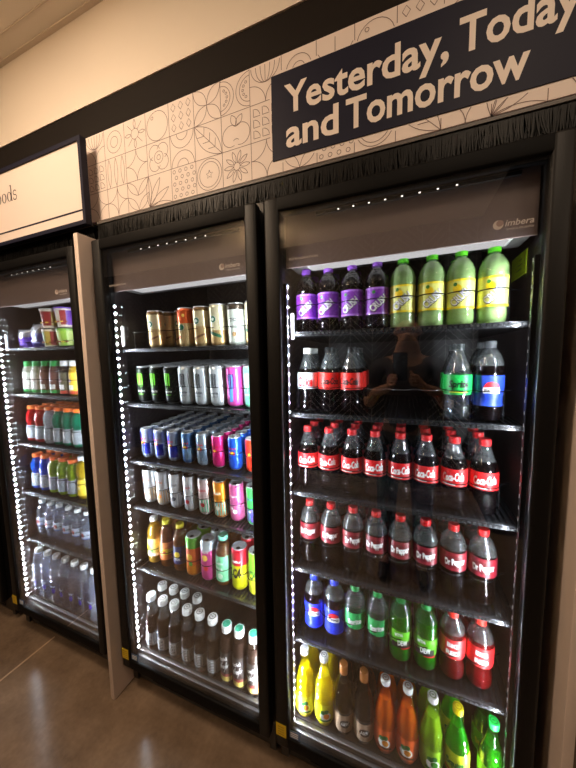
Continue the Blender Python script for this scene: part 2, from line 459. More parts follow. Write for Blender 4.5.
# ------------------------------------------------------------------ products
PROF = {
 'contour': [(0, .60), (.008, .78), (.03, .90), (.10, .95), (.18, .93), (.26, .85), (.315, .92), (.35, .985), (.36, 1), (.58, 1), (.605, .985), (.66, .90), (.74, .72), (.83, .53), (.90, .40), (.925, .36), (.95, .36)],
 'dome': [(0, .60), (.008, .8), (.03, .93), (.08, .98), (.17, .98), (.24, .92), (.30, .90), (.36, .95), (.41, 1), (.68, 1), (.72, .97), (.78, .88), (.84, .72), (.89, .52), (.92, .38), (.95, .36)],
 'big': [(0, .58), (.01, .80), (.04, .93), (.10, .99), (.17, .98), (.215, .955), (.23, .95), (.60, .97), (.62, 1), (.68, 1.0), (.74, .95), (.80, .83), (.85, .64), (.885, .44), (.90, .38), (.95, .37)],
 'pear': [(0, .55), (.012, .74), (.05, .88), (.12, .96), (.22, 1), (.42, 1), (.50, .96), (.58, .86), (.66, .70), (.74, .54), (.82, .43), (.90, .38), (.95, .37)],
 'tea': [(0, .7), (.01, .88), (.04, .97), (.10, 1), (.14, .97), (.18, 1), (.56, 1), (.60, .96), (.64, 1), (.70, .96), (.78, .80), (.85, .60), (.89, .48), (.95, .46)],
 'glass': [(0, .8), (.01, .95), (.04, 1), (.50, 1), (.56, .97), (.62, .88), (.70, .70), (.78, .56), (.86, .50), (.95, .50)],
 'straight': [(0, .75), (.01, .92), (.04, 1), (.55, 1), (.60, .985), (.66, 1), (.72, .96), (.78, .84), (.84, .66), (.88, .56), (.95, .54)],
 'sport': [(0, .72), (.01, .9), (.04, .98), (.08, 1), (.38, .95), (.47, .92), (.49, .86), (.52, .95), (.58, 1.02), (.66, 1.03), (.74, .99), (.80, .88), (.85, .72), (.87, .66), (.92, .66)],
 'shake': [(0, .8), (.01, .94), (.04, 1), (.60, 1), (.68, .98), (.76, .88), (.82, .74), (.86, .66), (.90, .62)],
 'water': [(0, .7), (.01, .9), (.04, .98), (.07, .94), (.10, 1), (.13, .94), (.16, 1), (.19, .94), (.22, 1), (.30, 1), (.52, 1), (.55, .95), (.58, 1), (.62, .95), (.66, .99), (.74, .9), (.81, .7), (.87, .45), (.90, .40), (.95, .40)],
 'tallwater': [(0, .7), (.008, .88), (.03, .98), (.06, 1), (.62, 1), (.70, .985), (.77, .92), (.83, .78), (.88, .58), (.91, .42), (.95, .40)],
}
def prof_r(p, t):
    for i in range(len(p)-1):
        if p[i][0] <= t <= p[i+1][0]:
            k = (t-p[i][0])/(p[i+1][0]-p[i][0]+1e-9); return p[i][1]+(p[i+1][1]-p[i][1])*k
    return p[-1][1]
def smooth_prof(p):
    q = []
    for i in range(len(p)-1):
        q.append(p[i])
        if p[i+1][0]-p[i][0] > .045:
            # catmull-rom midpoint
            a = p[max(0, i-1)]; d = p[min(len(p)-1, i+2)]; b_, c_ = p[i], p[i+1]
            if abs(b_[1]-c_[1]) > .015:
                q.append(((b_[0]+c_[0])/2, (-a[1]+9*b_[1]+9*c_[1]-d[1])/16))
    q.append(p[-1]); return q

def bottle(name, prof, H, R, fill, liq, cap, label=None, art=None, shell='pet', capr=None, caph=.015, capart=None, sq=0., capsolid=False, head=None, labmat=None):
    p = smooth_prof(PROF[prof]); seg = 20
    # the clear shell is the thing itself; it ends at the neck under the cap
    o = MB(); pr = [(R*r, H*t) for t, r in p]
    mat = M[shell]
    if shell == 'petgrey':   # the empty neck above the drink is misted, the rest is clear
        rf = (R*prof_r(p, fill), H*fill)
        o.lathe([q for q in pr if q[1] < rf[1]]+[rf], M['pet'], seg, sq=sq, capt=False)
        o.lathe([rf]+[q for q in pr if q[1] > rf[1]], mat, seg, sq=sq, capb=False)
    else: o.lathe(pr, mat, seg, sq=sq, capt=True)
    if head:   # neck ring
        pass
    root = o.build(name)
    top = p[-1][0]
    rn = R*p[-1][1]
    if liq is not None:
        q = [(R*r*.965, H*t+.001) for t, r in p if t < fill]
        q.append((R*prof_r(p, fill)*.965, H*fill))
        MB().lathe(q, liq, seg, sq=sq).build('drink', root)
    if label:
        z0, z1 = label[0]*H, label[1]*H; lb = MB(); n = 5
        rr = [(max(R*prof_r(p, (z0+(z1-z0)*k/n)/H), R*.9)*1.0+.0005, z0+(z1-z0)*k/n) for k in range(n+1)]
        lb.lathe(rr, label[2], seg, sq=sq, capb=False, capt=False)
        if art: art(lb, max(a[0] for a in rr), z0, z1)
        lb.build('label', root)
    cr_ = capr or rn+.0015
    cz = H-caph
    cm = MB().lathe([(cr_*.97, cz), (cr_, cz+.001), (cr_, H-.002), (cr_*.93, H)], cap, 18)
    if caph > .012:
        cm.lathe([(cr_*1.02, cz-.0025), (cr_*1.02, cz-.0005)], cap, 18)
        for k in range(18):
            a = 2*PI*k/18
            cm.box(cr_*cos(a)-.0004, cr_*cos(a)+.0004, cr_*sin(a)-.0004, cr_*sin(a)+.0004, cz+.001, H-.003, cap)
    if capart:
        cc = capart
        cm.lathe([(cr_*(.82 if capsolid else .66), H-.0001), (cr_*(.82 if capsolid else .66), H+.0003)], cc, 14)
        if not capsolid: cm.lathe([(cr_*.5, H+.0002), (cr_*.5, H+.0005)], cap, 14)
        cm.box(-cr_*.25, cr_*.25, -cr_*.1, cr_*.1, H+.0004, H+.0007, cc)
    cm.build('cap', root)
    return root

def can(name, H, R, bands, art=None, lid=None, tab=True):
    """bands: list of (t0,t1,mat) over the wall"""
    o = MB(); seg = 20
    o.lathe([(R*.70, 0), (R*.76, .001), (R*.84, .004)], M['alu'], seg, capt=False)
    zb, zt = .004, H-.011
    prof = [(R*.84, zb), (R*.95, zb+.005), (R, zb+.010)]
    o.lathe(prof, bands[0][2], seg, capb=False, capt=False)
    z0w, z1w = zb+.010, zt
    for t0, t1, mt in bands:
        o.lathe([(R, z0w+(z1w-z0w)*t0), (R, z0w+(z1w-z0w)*t1)], mt, seg, capb=False, capt=False)
    o.lathe([(R, zt), (R*.95, zt+.004), (R*.86, H-.0035)], bands[-1][2], seg, capb=False, capt=False)
    if art: art(o, R, z0w, z1w)
    root = o.build(name)
    lm = MB().lathe([(R*.86, H-.0035), (R*.88, H-.001), (R*.87, H), (R*.80, H), (R*.77, H-.004), (R*.74, H-.0045)], lid or M['alu'], seg, capb=False)
    lm.build('lid', root)
    if tab:
        t = MB().disc(0, 0, .0, M['alu']) if False else MB()
        t.lathe([(R*.30, H-.0043), (R*.30, H-.003)], M['alu'], 12, (0, R*.18, 0)); t.lathe([(R*.26, H-.0043), (R*.26, H-.0034)], M['ink'], 12, (0, -R*.36, 0))
        t.build('pull_tab', root)
    return root

WHT, BLK = C3((240, 240, 238)), C3((14, 13, 14))
def T(t, size, mat, zf=.5, w=None, bold=.02, shear=0., rot=0., x=0., off=.0008):
    def f(lb, R, z0, z1):
        lb.text(t, size, mat, x, z0+(z1-z0)*zf, R, w, bold, shear, rot=rot, off=off)
    return f
def seq(*fs):
    def f(lb, R, z0, z1):
        for a in fs: a(lb, R, z0, z1)
    return f
def band(f0, f1, mat, u0=-.9, u1=.9, off=.0003):
    def f(lb, R, z0, z1): lb.rect(u0*PI*R, u1*PI*R, z0+(z1-z0)*f0, z0+(z1-z0)*f1, mat, R, off=off, n=16)
    return f
def dot(u, zf, r, mat, off=.0006, ry=None, th0=0, th1=2*PI):
    def f(lb, R, z0, z1): lb.disc(u, z0+(z1-z0)*zf, r, mat, R, off, ry=ry, th0=th0, th1=th1)
    return f
def pol(pts, mat, off=.0006):
    def f(lb, R, z0, z1): lb.poly([(u, z0+(z1-z0)*w) for u, w in pts], mat, R, off)
    return f

cola = liquid('cola', (8, 4, 4), .1); clearsoda = M['water']
REDL = C3((196, 22, 26)); GRN = C3((30, 150, 70)); PURP = C3((130, 48, 170)); MAROON = C3((126, 22, 36)); BLUE = C3((24, 60, 190))
caplg, capred, capblue, capgreen, cappurple = C3((96, 214, 30)), C3((214, 30, 34)), C3((40, 60, 205)), C3((40, 160, 75)), C3((160, 92, 215))
capwhite, capyel, capbrown, capor = C3((236, 236, 232)), C3((232, 212, 28)), C3((178, 112, 52)), C3((240, 120, 36))
def crush_art(fruit, dark):
    return seq(band(.93, 1, dark, -.95, .95), band(0, .07, dark, -.95, .95), dot(-.008, .68, .011, fruit), dot(-.012, .82, .005, C3((40, 120, 40))),
               T('CRUSH', .030, BLK, .40, .058, .06, 0, .72, .0012, .0006), T('CRUSH', .0285, WHT, .41, .056, .02, 0, .72, .0012, .0010))
def crush_fix(a):
    return a
def mk_text_stack(): pass

PRO = {}
def P(key, fn, desc, cat, group): PRO[key] = [fn, desc, cat, group, None]
B = bottle
def lines(lb, R, z0, z1):   # small print on the side of a label
    for k in range(4): lb.rect(.55*PI*R, .75*PI*R, z0+(z1-z0)*(.2+k*.15), z0+(z1-z0)*(.27+k*.15), WHT, R, off=.0005, n=4)
P('grape', lambda: B('soda_bottle', 'big', .205, .0350, .885, cola, cappurple, (.225, .60, PURP), crush_art(C3((112, 40, 160)), C3((170, 110, 215)))),
  'purple capped grape soda bottle', 'bottle', 'grape soda bottles')
P('lemon', lambda: B('soda_bottle', 'big', .205, .0355, .885, liquid('lemon_soda', (186, 222, 142), .35), caplg, (.225, .60, C3((226, 226, 120))), crush_art(C3((238, 200, 20)), C3((240, 216, 30)))),
  'lime capped pale lemon soda bottle', 'bottle', 'pale lemon soda bottles')
P('diet', lambda: B('soda_bottle', 'contour', .21, .0345, .68, cola, capwhite, (.37, .62, C3((205, 208, 212))), T('Coke', .042, REDL, .45, .05, .03, 0.1), 'petgrey'),
  'silver labelled diet cola bottle', 'bottle', 'diet cola bottles')
P('zero', lambda: B('soda_bottle', 'contour', .21, .0355, .68, cola, BLK, (.37, .62, C3((208, 34, 28))), T('Coca-Cola', .028, BLK, .5, .060, .03, .25), 'petgrey'),
  'red labelled black capped cola bottle', 'bottle', 'black capped cola bottles')
P('spritezero', lambda: B('soda_bottle', 'contour', .21, .0355, .70, clearsoda, C3((60, 66, 66)), (.34, .60, C3((30, 185, 80))), seq(T('Sprite', .026, BLK, .55, .05, .03, .2), band(.1, .2, C3((190, 220, 60)), -.2, .2)), 'petgrey'),
  'green labelled clear lemon soda bottle', 'bottle', 'clear lemon sodas')
pepsi_globe = lambda z, r: seq(dot(0, z, r*1.12, WHT), dot(0, z+.06, r, C3((215, 30, 40)), .0008, th0=.15, th1=PI-.15), dot(0, z-.06, r, C3((30, 60, 180)), .0008, th0=PI+.15, th1=2*PI-.15), T('PEPSI', .0105, BLK, z, .032, .03))
P('pepsizero', lambda: B('soda_bottle', 'dome', .215, .0355, .70, cola, C3((70, 72, 74)), (.20, .58, C3((36, 62, 170))), pepsi_globe(.52, .018), 'petgrey'),
  'blue labelled cola bottle with dark cap', 'bottle', 'blue labelled colas')
P('coke', lambda: B('soda_bottle', 'contour', .209, .0358, .72, cola, capred, (.355, .59, REDL), seq(T('Coca-Cola', .031, WHT, .56, .056, .03, .28, .1), band(.08, .14, WHT, -.25, .05), lines), 'petgrey'),
  'red capped cola bottle, white script', 'bottle', 'red labelled cola bottles')
P('drp', lambda: B('soda_bottle', 'dome', .215, .0358, .69, cola, capred, (.42, .67, MAROON), seq(dot(0, .5, .030, C3((96, 12, 24)), .0004, .018), T('Dr Pepper', .026, WHT, .52, .056, .035, .15, .14), lines), 'petgrey'),
  'maroon labelled dark soda bottle', 'bottle', 'maroon labelled soda bottles')
P('pepsi', lambda: B('soda_bottle', 'dome', .202, .0355, .72, cola, capblue, (.12, .56, C3((32, 52, 205))), pepsi_globe(.60, .019), 'petgrey'),
  'blue capped cola bottle with round emblem', 'bottle', 'blue capped cola bottles')
P('sprite', lambda: B('soda_bottle', 'dome', .202, .0355, .72, clearsoda, capgreen, (.33, .62, C3((40, 158, 82))), T('Sprite', .024, WHT, .5, .046, .03, .15, .2), 'petgrey'),
  'green capped clear lemon soda bottle', 'bottle', 'green capped clear sodas')
P('dew', lambda: B('soda_bottle', 'dome', .204, .0355, .76, liquid('dew', (56, 168, 24), .5), C3((30, 150, 60)), (.26, .54, C3((96, 190, 30))), seq(pol([(-.03, .0), (.03, .1), (.03, .45), (-.03, .3)], BLK, .0004), T('MTN', .014, WHT, .8, .022, .04, 0, .15, -.008), T('DEW', .022, WHT, .36, .03, .04, .1, .1, .004), band(0, .1, C3((200, 30, 40)), .0, .3)), 'petgreen'),
  'bright green soda bottle, green cap', 'bottle', 'bright green citrus sodas')
P('bigred', lambda: B('soda_bottle', 'dome', .204, .0358, .72, liquid('red_soda', (110, 12, 16), .4), C3((235, 52, 36)), (.36, .66, C3((214, 38, 40))), seq(T('BIG', .018, WHT, .72, .03, .05), T('RED', .018, WHT, .34, .034, .05), lines), 'petgrey'),
  'red soda bottle with orange red cap', 'bottle', 'red soda bottles')
def fruit_art(c1, c2): return seq(dot(0, .42, .019, WHT, .0004, .016), dot(.004, .42, .010, c1), dot(-.008, .62, .008, C3((30, 110, 50))), dot(.004, .68, .008, C3((30, 110, 50)), .0007), band(.14, .24, c2, -.2, .2, .0006))
P('pineapple', lambda: B('soda_bottle', 'pear', .247, .0350, .74, liquid('yellow_soda', (248, 226, 8)), capwhite, (.10, .38, C3((238, 232, 20))), fruit_art(C3((240, 140, 20)), C3((60, 120, 40))), capart=C3((90, 90, 90))),
  'yellow fruit soda bottle with white cap', 'bottle', 'yellow fruit sodas')
P('rootbeer', lambda: B('soda_bottle', 'pear', .243, .0350, .76, cola, capbrown, (.10, .40, C3((196, 166, 140))), seq(band(.88, 1, BLK), dot(0, .46, .017, C3((60, 36, 24)), .0004, .014), T('A&W', .016, WHT, .48, .028, .04, .1, .1)), caph=.03, capr=.0135),
  'dark root beer bottle with brown cap', 'bottle', 'root beer bottles')
P('orange', lambda: B('soda_bottle', 'pear', .247, .0350, .76, liquid('orange_soda', (246, 112, 22)), capwhite, (.10, .40, C3((236, 98, 36))), fruit_art(C3((240, 150, 40)), C3((110, 60, 30))), capart=C3((150, 90, 50))),
  'orange fruit soda bottle with white cap', 'bottle', 'orange fruit sodas')
P('limejar', lambda: B('soda_bottle', 'pear', .247, .0350, .76, liquid('lime_soda', (160, 210, 34)), capwhite, (.10, .40, C3((150, 200, 40))), fruit_art(C3((60, 140, 40)), C3((60, 120, 40))), capart=C3((110, 140, 60))),
  'lime green fruit soda bottle, white cap', 'bottle', 'lime fruit sodas')
P('squirt', lambda: B('soda_bottle', 'pear', .24, .0345, .78, liquid('squirt_soda', (70, 190, 40), .5), capyel, (.20, .50, C3((206, 222, 40))), seq(T('Squirt', .026, C3((20, 110, 50)), .55, .05, .05, .1, .15), band(.1, .2, C3((220, 60, 40)), -.25, .25)), 'petgreen', capart=C3((150, 130, 10))),
  'green citrus soda bottle with yellow cap', 'bottle', 'yellow capped green sodas')
P('starry', lambda: B('soda_bottle', 'pear', .236, .0345, .70, liquid('green_soda', (70, 150, 40), .5), C3((20, 190, 70)), (.20, .48, C3((120, 200, 30))), seq(T('Starry', .024, C3((240, 220, 40)), .5, .045, .04, .1, .15)), 'petgreen', capart=C3((10, 110, 40))),
  'green soda bottle with bright green cap', 'bottle', 'green capped green sodas')

# cans
def sbux(c): return seq(dot(0, .66, .0125, WHT, .0004), dot(0, .66, .0115, C3((20, 96, 66)), .0006), dot(0, .66, .0055, WHT, .0008), pol([(-.03, .12), (.0, .22), (.03, .30), (.03, .24), (.0, .15), (-.03, .06)], c, .0005))
P('coffeetan', lambda: can('coffee_can', .15, .0325, [(0, .5, foil((205, 172, 118))), (.5, .95, foil((222, 204, 160))), (.95, 1, foil((120, 90, 50)))], seq(sbux(C3((120, 76, 40))))),
  'tan coffee can with green round logo', 'can', 'coffee cans')
P('coffeeorange', lambda: can('coffee_can', .15, .0325, [(0, .62, foil((216, 184, 130))), (.62, 1, foil((226, 96, 44)))], seq(dot(0, .5, .0125, WHT, .0004), dot(0, .5, .0115, C3((20, 96, 66)), .0006), dot(-.01, .2, .007, C3((226, 90, 30))), dot(.012, .85, .006, C3((240, 190, 90))))),
  'tan and orange coffee can', 'can', 'coffee cans')
P('coffeecream', lambda: can('coffee_can', .152, .0325, [(0, .35, foil((196, 160, 104))), (.35, 1, foil((226, 216, 178)))], seq(dot(0, .66, .0125, WHT, .0004), dot(0, .66, .0115, C3((20, 96, 66)), .0006), dot(0, .66, .0055, WHT, .0008), pol([(-.03, .38), (.0, .30), (.03, .20), (.03, .12), (.0, .20), (-.03, .30)], C3((30, 90, 60)), .0005))),
  'cream coffee can with green round logo', 'can', 'coffee cans')
P('coffeewhite', lambda: can('coffee_can', .15, .0325, [(0, .9, foil((214, 220, 208))), (.9, 1, foil((60, 50, 40)))], seq(T('ICED', .016, C3((30, 40, 40)), .62, .034), T('COFFEE', .011, C3((30, 40, 40)), .42, .034), dot(.005, .22, .008, C3((150, 120, 80))))),
  'white coffee can with dark lettering', 'can', 'coffee cans')
def claw(c): # three clawed strokes
    return seq(pol([(-.013, .86), (-.007, .88), (-.006, .55), (-.009, .42), (-.012, .55)], c), pol([(-.004, .87), (.003, .88), (.002, .5), (-.001, .36), (-.003, .55)], c), pol([(.006, .87), (.013, .86), (.012, .52), (.008, .42), (.006, .55)], c))
P('monster', lambda: can('energy_drink_can', .15, .0325, [(0, 1, foil((22, 24, 24)))], seq(claw(C3((110, 220, 30))), T('MONSTER', .009, WHT, .28, .036, .03), T('ENERGY', .006, C3((110, 220, 30)), .18, .026))),
  'black energy drink can, green claw mark', 'can', 'black energy drink cans')
P('ultra', lambda: can('energy_drink_can', .15, .0325, [(0, 1, foil((206, 212, 214)))], seq(claw(C3((70, 74, 78))), T('MONSTER', .009, C3((40, 44, 48)), .28, .036, .03), T('ULTRA', .007, C3((120, 126, 130)), .18, .026))),
  'white energy drink can, grey claw mark', 'can', 'white energy drink cans')
P('ultrapink', lambda: can('energy_drink_can', .15, .0325, [(0, 1, foil((226, 84, 176)))], seq(pol([(-.008, .05), (.006, .05), (.010, .85), (-.006, .85)], C3((90, 150, 220))), claw(C3((80, 40, 110))))),
  'pink and blue energy drink can', 'can', 'pink energy drink cans')
P('ultramint', lambda: can('energy_drink_can', .15, .0325, [(0, 1, foil((130, 226, 180)))], seq(claw(C3((240, 240, 240))), T('MONSTER', .009, WHT, .28, .036, .03))),
  'mint green energy drink can', 'can', 'mint energy drink cans')
def rb(c, c2): return seq(pol([(-.03, .5), (0, .5), (0, .98), (-.03, .98)], c2, .0003), pol([(0, .04), (.03, .04), (.03, .5), (0, .5)], c2, .0003), dot(-.006, .52, .006, C3((215, 40, 40))), dot(.006, .52, .006, C3((215, 40, 40))), dot(0, .54, .006, C3((245, 200, 40)), .0008), T('Red Bull', .009, C3((210, 30, 40)), .70, .03, .03))
for nm, c, c2, d in (('rb', (150, 160, 184), (30, 40, 150), 'blue and silver slim energy can'), ('rbnavy', (70, 110, 160), (120, 150, 180), 'steel blue slim energy can'), ('rbgrey', (150, 166, 180), (110, 130, 150), 'grey slim energy can'),
                     ('rbpink', (214, 40, 120), (200, 30, 105), 'magenta slim energy can'), ('rbblue', (40, 100, 220), (30, 80, 205), 'bright blue slim energy can'), ('rbred', (232, 70, 40), (220, 50, 30), 'red slim energy can')):
    P(nm, (lambda c=c, c2=c2: can('energy_drink_can', .128, .0262, [(0, 1, foil(c))], rb(None, foil(c2)))), d, 'can', 'slim energy drink cans')
def cels(c, c2): return seq(band(.0, .42, foil(c2), -.99, .99, .0002), T('CELSIUS', .011, C3(c), .72, .04, .03, rot=0), dot(.003, .24, .009, C3(c)), dot(-.008, .33, .005, C3((240, 240, 240))))
for nm, c, c2, body, lidm, d in (('celA', (240, 130, 40), (222, 190, 150), (224, 226, 228), BLK, 'white slim can with orange print'), ('celB', (60, 70, 80), (190, 196, 202), (224, 226, 228), BLK, 'white slim can with grey print'),
                           ('celC', (200, 40, 50), (214, 216, 220), (224, 226, 228), BLK, 'white slim can with red print'), ('celD', (190, 30, 50), (120, 200, 160), (226, 200, 196), None, 'cherry print slim can'),
                           ('celE', (250, 240, 220), (130, 200, 180), (232, 142, 30), None, 'orange slim can with teal base'), ('celF', (250, 240, 240), (226, 120, 170), (232, 104, 170), None, 'pink slim can'), ('celG', (70, 60, 180), (120, 90, 200), (70, 200, 90), None, 'green and purple slim can')):
    P(nm, (lambda c=c, c2=c2, body=body, lidm=lidm: can('energy_drink_can', .152, .0285, [(0, 1, foil(body))], cels(c, c2), lidm)), d, 'can', 'slim fitness drink cans')
tea = liquid('tea', (120, 66, 18), .5); teay = liquid('tea_lemon', (196, 150, 40), .5)
P('teawhite', lambda: B('tea_bottle', 'tea', .205, .0315, .86, teay, capwhite, (.18, .56, C3((214, 214, 130))), seq(dot(-.004, .5, .012, C3((240, 200, 40))), dot(.01, .3, .008, C3((90, 150, 50))), band(.0, .15, WHT))),
  'golden tea bottle with white cap', 'bottle', 'tea bottles')
P('teayellow', lambda: B('tea_bottle', 'tea', .205, .0315, .86, tea, capyel, (.18, .56, C3((230, 130, 60))), seq(band(.3, .62, C3((240, 210, 40))), T('Tea', .018, REDL, .48, .03, .03), dot(-.012, .15, .007, C3((220, 50, 40))))),
  'amber tea bottle with yellow cap', 'bottle', 'tea bottles')
P('teablue', lambda: B('tea_bottle', 'tea', .203, .0315, .86, tea, capyel, (.18, .56, C3((36, 40, 90))), seq(dot(0, .55, .013, C3((240, 210, 60))), T('TEA', .014, WHT, .28, .028, .03))),
  'amber tea bottle with navy label', 'bottle', 'tea bottles')
P('arizorange', lambda: can('tall_drink_can', .17, .034, [(0, .25, foil((236, 140, 40))), (.25, .75, foil((232, 110, 60))), (.75, 1, foil((90, 170, 60)))], seq(dot(0, .5, .014, C3((245, 190, 60))), dot(.006, .3, .009, C3((80, 150, 50))), dot(-.01, .7, .008, C3((240, 90, 60))))),
  'tall orange fruit drink can', 'can', 'tall fruit drink cans')
P('arizpink', lambda: can('tall_drink_can', .17, .034, [(0, .8, foil((222, 80, 150))), (.8, 1, foil((200, 210, 214)))], seq(dot(0, .6, .013, C3((250, 200, 90))), dot(.004, .3, .010, C3((230, 60, 60))), T('FRUIT', .013, WHT, .78, .036, .03))),
  'tall pink fruit drink can', 'can', 'tall fruit drink cans')
P('arizgreen', lambda: B('tea_bottle', 'straight', .2, .0325, .86, tea, C3((130, 214, 176)), (.10, .62, C3((120, 200, 150))), seq(T('GREEN', .012, WHT, .72, .036, .02), T('TEA', .016, WHT, .5, .034, .02), dot(.004, .22, .012, C3((200, 230, 200))))),
  'tea bottle with mint green label', 'bottle', 'mint labelled tea bottles')
P('c4', lambda: can('tall_drink_can', .17, .0325, [(0, .62, foil((226, 224, 30))), (.62, 1, foil((204, 30, 50)))], seq(T('C4', .05, BLK, .42, .034, .05, .15, .1), T('ENERGY', .011, WHT, .74, .036, .03))),
  'tall yellow and red energy can', 'can', 'tall energy cans')
P('c4green', lambda: can('tall_drink_can', .17, .0325, [(0, .5, foil((226, 230, 60))), (.5, 1, foil((140, 214, 60)))], seq(T('C4', .045, C3((40, 90, 40)), .5, .034, .05, .15, .1))),
  'tall lime green energy can', 'can', 'tall energy cans')
P('coffeeb', lambda: B('coffee_bottle', 'glass', .243, .030, .66, liquid('coffee', (38, 24, 18), .2), capwhite, (.10, .34, C3((150, 156, 160))), seq(band(.1, .9, WHT, -.25, .25), *[band(.16+k*.12, .22+k*.12, BLK, -.2, .2, .0006) for k in range(6)]), 'petgrey', capr=.0195, caph=.022, capart=C3((112, 112, 112))),
  'brown coffee bottle with white cap', 'bottle', 'white capped coffee bottles')
P('milkb', lambda: B('coffee_bottle', 'straight', .235, .030, .80, liquid('coffee2', (66, 48, 40), .3), capwhite, (.08, .58, C3((60, 52, 50))), seq(band(0, .16, C3((222, 200, 100))), band(.16, .26, C3((150, 60, 60))), T('cold', .02, WHT, .78, .04, .04, .1, .3), T('brew', .024, WHT, .52, .044, .04, .1, .3), *[pol([(-.02+.008*k, .3+.1*(k % 3)), (-.017+.008*k, .34+.1*(k % 3)), (-.006+.008*k, .62+.08*(k % 2)), (-.009+.008*k, .6+.08*(k % 2))], WHT) for k in range(5)]), 'pet', capr=.0195, caph=.024, capart=C3((60, 176, 140)), capsolid=True),
  'patterned coffee bottle, mint green cap top', 'bottle', 'mint capped coffee bottles')
# left cooler
for nm, c, d in (('gred', (196, 26, 30), 'red sports drink bottle'), ('gwhite', (206, 210, 214), 'white sports drink bottle'), ('gteal', (30, 150, 112), 'teal sports drink bottle'), ('gblue', (30, 90, 200), 'blue sports drink bottle'), ('glime', (160, 196, 30), 'lime sports drink bottle')):
    P(nm, (lambda c=c, nm=nm: B('sports_drink_bottle', 'sport', .19, .0335, .88, liquid('drink_'+nm, c, .5), capor, (.10, .46, C3((150, 158, 164))), seq(pol([(-.006, .9), (.006, .9), (-.001, .5), (.006, .5), (-.006, .08), (-.002, .42), (-.008, .42)], C3((245, 246, 246)))), capr=.0235, caph=.016)),
      d+' with orange cap', 'bottle', 'orange capped sports drinks')
P('juice', lambda: B('juice_bottle', 'sport', .215, .032, .86, liquid('yellow_juice', (222, 190, 40), .5), capwhite, (.10, .46, C3((232, 204, 60))), seq(T('0', .02, WHT, .5)), capr=.0205, caph=.018),
  'yellow juice bottle with white cap', 'bottle', 'yellow juice bottles')
for nm, c, capc, lc, d in (('shakew', (222, 218, 206), (40, 160, 70), (230, 232, 226), 'white shake bottle with green cap'), ('shakeb', (112, 66, 48), (40, 160, 70), (120, 70, 52), 'brown shake bottle with green cap'),
                     ('shakek', (60, 50, 40), (230, 230, 226), (100, 96, 70), 'dark shake bottle with white cap'), ('shakey', (222, 180, 40), (230, 230, 226), (236, 200, 60), 'yellow shake bottle with white cap')):
    P(nm, (lambda c=c, capc=capc, lc=lc, nm=nm: B('shake_bottle', 'shake', .168, .0285, .86, liquid('shake_'+nm, c, .4), C3(capc), (.05, .66, C3(lc)), seq(band(.0, .14, C3(capc if 'white' not in nm and capc[0] < 100 else (200, 70, 50))), dot(0, .62, .012, C3((140, 50, 50)), .0005, .008), T('CORE', .012, WHT, .62, .02), band(.2, .42, WHT, -.2, .2)), capr=.0195, caph=.024)),
      d, 'bottle', 'small shake bottles')
P('water', lambda: B('water_bottle', 'water', .190, .031, .86, M['waterhaze'], capwhite, (.30, .52, C3((160, 170, 184))), seq(dot(0, .5, .011, C3((170, 60, 60))), band(.0, .12, C3((70, 90, 140)))), capr=.0145),
  'small clear water bottle', 'bottle', 'small water bottles')
P('tallwater', lambda: B('water_bottle', 'tallwater', .262, .0345, .90, M['waterhaze'], capwhite, (.24, .46, clear('label_clear', (215, 218, 235), .12)), seq(dot(.006, .35, .010, C3((70, 50, 190)), .0006, .014), T('water', .014, C3((220, 226, 240)), .75, .036, .02)), capr=.0165, caph=.02),
  'tall clear water bottle', 'bottle', 'tall water bottles')

COUNT = {}
def place(key, loc, label, facing=0, tilt=0.):
    p = PRO[key]
    if p[4] is None: o = p[4] = p[0]()
    else: o = copy_tree(p[4])
    turn = facing*math.atan2(.341-loc[0], loc[1]+.817) if facing else 0   # stocked with the labels turned to the aisle
    o.location = loc; o.rotation_euler = (tilt, 0, turn+random.uniform(-.16, .16)*(1 if not tilt else .6))
    tag(o, label, p[2], p[3])
    COUNT[key] = COUNT.get(key, 0)+1
    return o
ROWN = ['front row', 'second row', 'third row', 'fourth row', 'fifth row', 'sixth row']
def fill(ck, si, keys, depth, dy=.0745, y=YR, xs=None, z=None, jit=.0015, skip=None):
    """keys: list per lane (None = empty lane); depth: bottles per lane, one number or a list; keys may be tuples front-to-back"""
    x0 = X0[ck]; z = SZ[ck][si] if z is None else z
    for i, k in enumerate(keys):
        if k is None: continue
        dn = depth[i] if isinstance(depth, (list, tuple)) else depth
        x = (x0+XS+i*PITCH) if xs is None else xs[i]
        for r in range(skip[i] if skip else 0, dn+(skip[i] if skip else 0)):
            kk = k[min(r, len(k)-1)] if isinstance(k, tuple) else k
            n = sum(1 for q in keys[:i] if q is not None)
            d = PRO[kk][1]
            lab = '%s, %s from left, %s, %s shelf, %s cooler' % (d, ORD[n], ROWN[r].replace(' row', ''), SH[si], CN[ck])
            lab = '%s, %s from left, %s, %s %s' % (d, ORD[n], ROWN[r], CN[ck]+' cooler', SH[si]+' shelf')
            place(kk, (x+random.uniform(-jit, jit), y+r*dy+random.uniform(-.002, .002)*(r > 0), z+math.tan(slope(ck, z))*r*dy), lab, {('R', 5): .8, ('R', 4): .5}.get((ck, si), .3 if ck == 'R' else 0), slope(ck, z))

